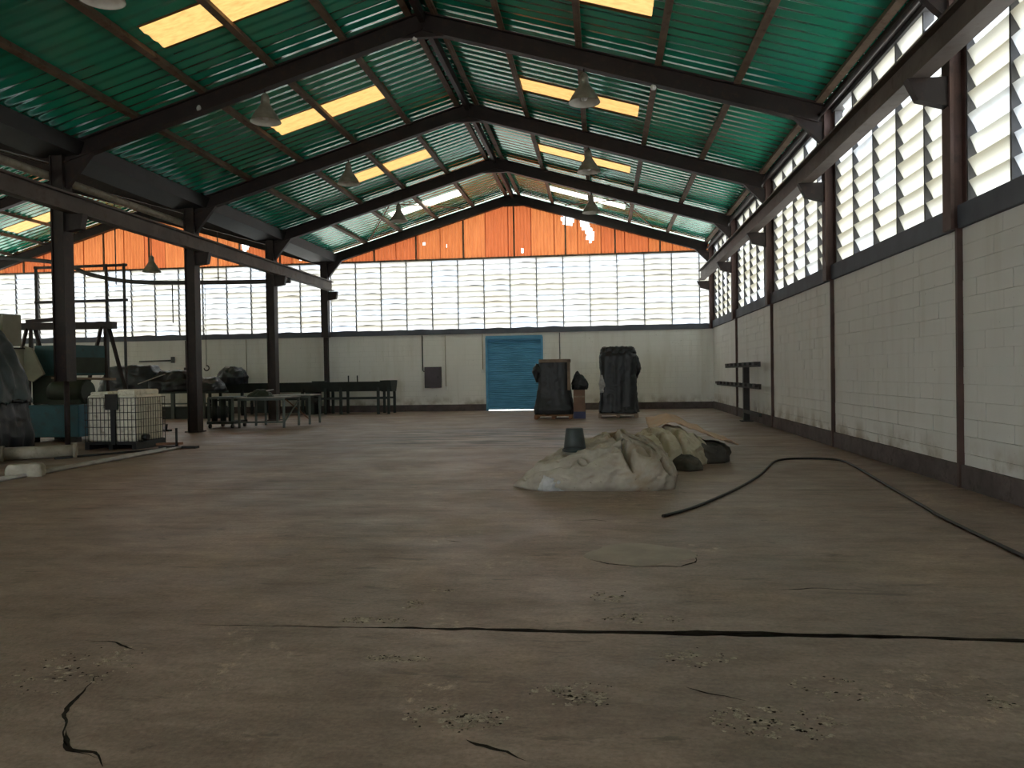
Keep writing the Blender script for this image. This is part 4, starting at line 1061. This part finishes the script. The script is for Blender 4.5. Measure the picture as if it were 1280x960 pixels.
# long trough on legs by the back wall
tg = thing('long_trough', 'long dark green steel trough on legs along the cream wall', 'trough', (0,0,0))
tp = MB().prism([(-15.2, 28.6, 1.22), (-15.2, 28.75, .86), (-15.2, 29.45, .86), (-15.2, 29.6, 1.22), (-15.2, 29.55, 1.22), (-15.2, 29.4, .92), (-15.2, 28.8, .92), (-15.2, 28.65, 1.22)], (7.25, 0, 0))
tp.build('trough', M['bench'], tg)
MB().prism([(-8.25, 28.58, 1.26), (-8.25, 28.78, .84), (-8.25, 29.42, .84), (-8.25, 29.62, 1.26)], (.4, 0, 0)).build('end_box', M['bench'], tg)
for x in (-15.0, -13.7, -12.6, -11.3, -10.4, -9.8, -8.35, -7.95):
    for y in (28.68, 29.52): MB().box((x-.045, y-.045, 0), (x+.045, y+.045, 1.0)).build('leg', M['bench'], tg)
for y in (28.68, 29.52): MB().box((-15.0, y-.025, .56), (-7.95, y+.025, .63)).build('rail', M['bench'], tg)
for x in (-9.6, -9.25): MB().box((x-.02, 29.0, 1.2), (x+.02, 29.04, 1.46)).build('guide_pin', M['bench'], tg)
MB().box((-10.9, 28.62, 1.2), (-10.4, 28.9, 1.27)).build('cover_plate', M['bench'], tg)
MB().box((-13.2, 28.64, .1), (-12.7, 29.5, .86)).build('drive_box', M['bench'], tg)
MB().box((-11.2, 28.7, 0), (-10.85, 29.5, .86)).build('drive_box', M['bench'], tg)

# work tables
def table(label, x0, x1, y0, y1, h, mat, braces=True):
    o = thing('work_table', label, 'table', (0,0,0))
    MB().box((x0, y0, h-.035), (x1, y1, h)).build('table_top', M[mat], o)
    for x in (x0+.05, x1-.05):
        for y in (y0+.05, y1-.05): MB().box((x-.028, y-.028, 0), (x+.028, y+.028, h-.03)).build('leg', M['table_leg'], o)
    MB().box((x0+.03, y0+.03, h-.1), (x1-.03, y0+.06, h-.035)).build('apron', M['table_leg'], o)
    MB().box((x0+.03, y1-.06, h-.1), (x1-.03, y1-.03, h-.035)).build('apron', M['table_leg'], o)
    if braces:
        MB().box((x0+.05, y0+.035, .14), (x1-.05, y0+.065, .19)).build('stretcher', M['table_leg'], o)
        MB().bar((x1-.05, y0+.05, .15), (x1-.05, y1-.05, h-.15), .03, .03).build('brace', M['table_leg'], o)
    return o
table('low pale topped steel work table, front one of the pair', -10.35, -8.92, 21.3, 22.5, .88, 'table')
tt2 = table('pale topped steel work table with a diagonal brace, rear one', -10.2, -8.72, 22.75, 23.7, .90, 'table', False)
MB().bar((-8.77, 22.8, .15), (-9.6, 22.8, .84), .03, .03).build('brace', M['brace'], tt2)
rs = thing('roller_stand', 'dark steel roller stand on wheels beside the pale work tables', 'stand', (-10.85, 21.75, 0))
MB().box((-.40, -.45, .12), (.40, .45, .20)).build('base', M['bench'], rs); MB().box((-.38, -.42, .84), (.40, .42, .90)).build('top', M['table_leg'], rs)
for x in (-.34, .34):
    for y in (-.38, .38): MB().tube([(x-.03, y, .06), (x+.03, y, .06)], .06, 12).build('wheel', M['dark'], rs)
for x in (-.26, .0, .24): MB().tube([(x, -.25, .2), (x, -.25, .84)], .08, 12).build('roller', M['bench'], rs)
for x in (-.36, .36):
    for y in (-.4, .4): MB().box((x-.03, y-.03, .12), (x+.03, y+.03, .86)).build('post', M['table_leg'], rs)
jk = thing('scrap_pile', 'small heap of grey scrap lying on the front work table', 'scrap', (-9.85, 21.8, .88))
drape('scrap_lump', M['green'], jk, .7, .4, .16, lerp([(0, 1), (.5, .7), (1, .35)]), 61, .06, 7, .03, 6, 3, 10, 50)
MB().bar((-.3, -.05, .12), (.35, .1, .20), .06, .03).build('scrap_strip', M['pale_rod'], jk)
sp = thing('small_stand', 'tiny dark bolt stand on the floor before the free column', 'stand', (-11.9, 20.3, 0))
MB().box((-.1, -.08, 0), (.12, .08, .05)).build('foot', M['dark'], sp); MB().tube([(0, 0, .04), (.02, 0, .2)], .03, 8).build('bolt', M['dark'], sp)

# small fittings on the side bay wall
wp = thing('wall_pipe', 'short thin pipe fixed level on the wall behind the trestle gantry', 'pipe', (0,0,0))
MB().tube([(-18.9, YB-.05, 2.18), (-17.5, YB-.05, 2.20)], .03, 8).build('pipe', M['mullion'], wp)
MB().box((-17.5, YB-.1, 2.1), (-17.38, YB, 2.35)).build('bracket', M['mullion'], wp)
hk = thing('hanging_hook', 'small hook on a long thin chain near the black rubbish sack', 'hook', (-13.7, 26.0, 0))
MB().tube([(0, 0, 1.85), (0, 0, 4.76)], .008, 6).build('chain', M['dark'], hk)
MB().tube([(.09*math.cos(a), 0, 1.80+.09*math.sin(a)) for a in [PI*.5-PI*1.5*i/12 for i in range(13)]], .02, 8).build('hook', M['dark'], hk)
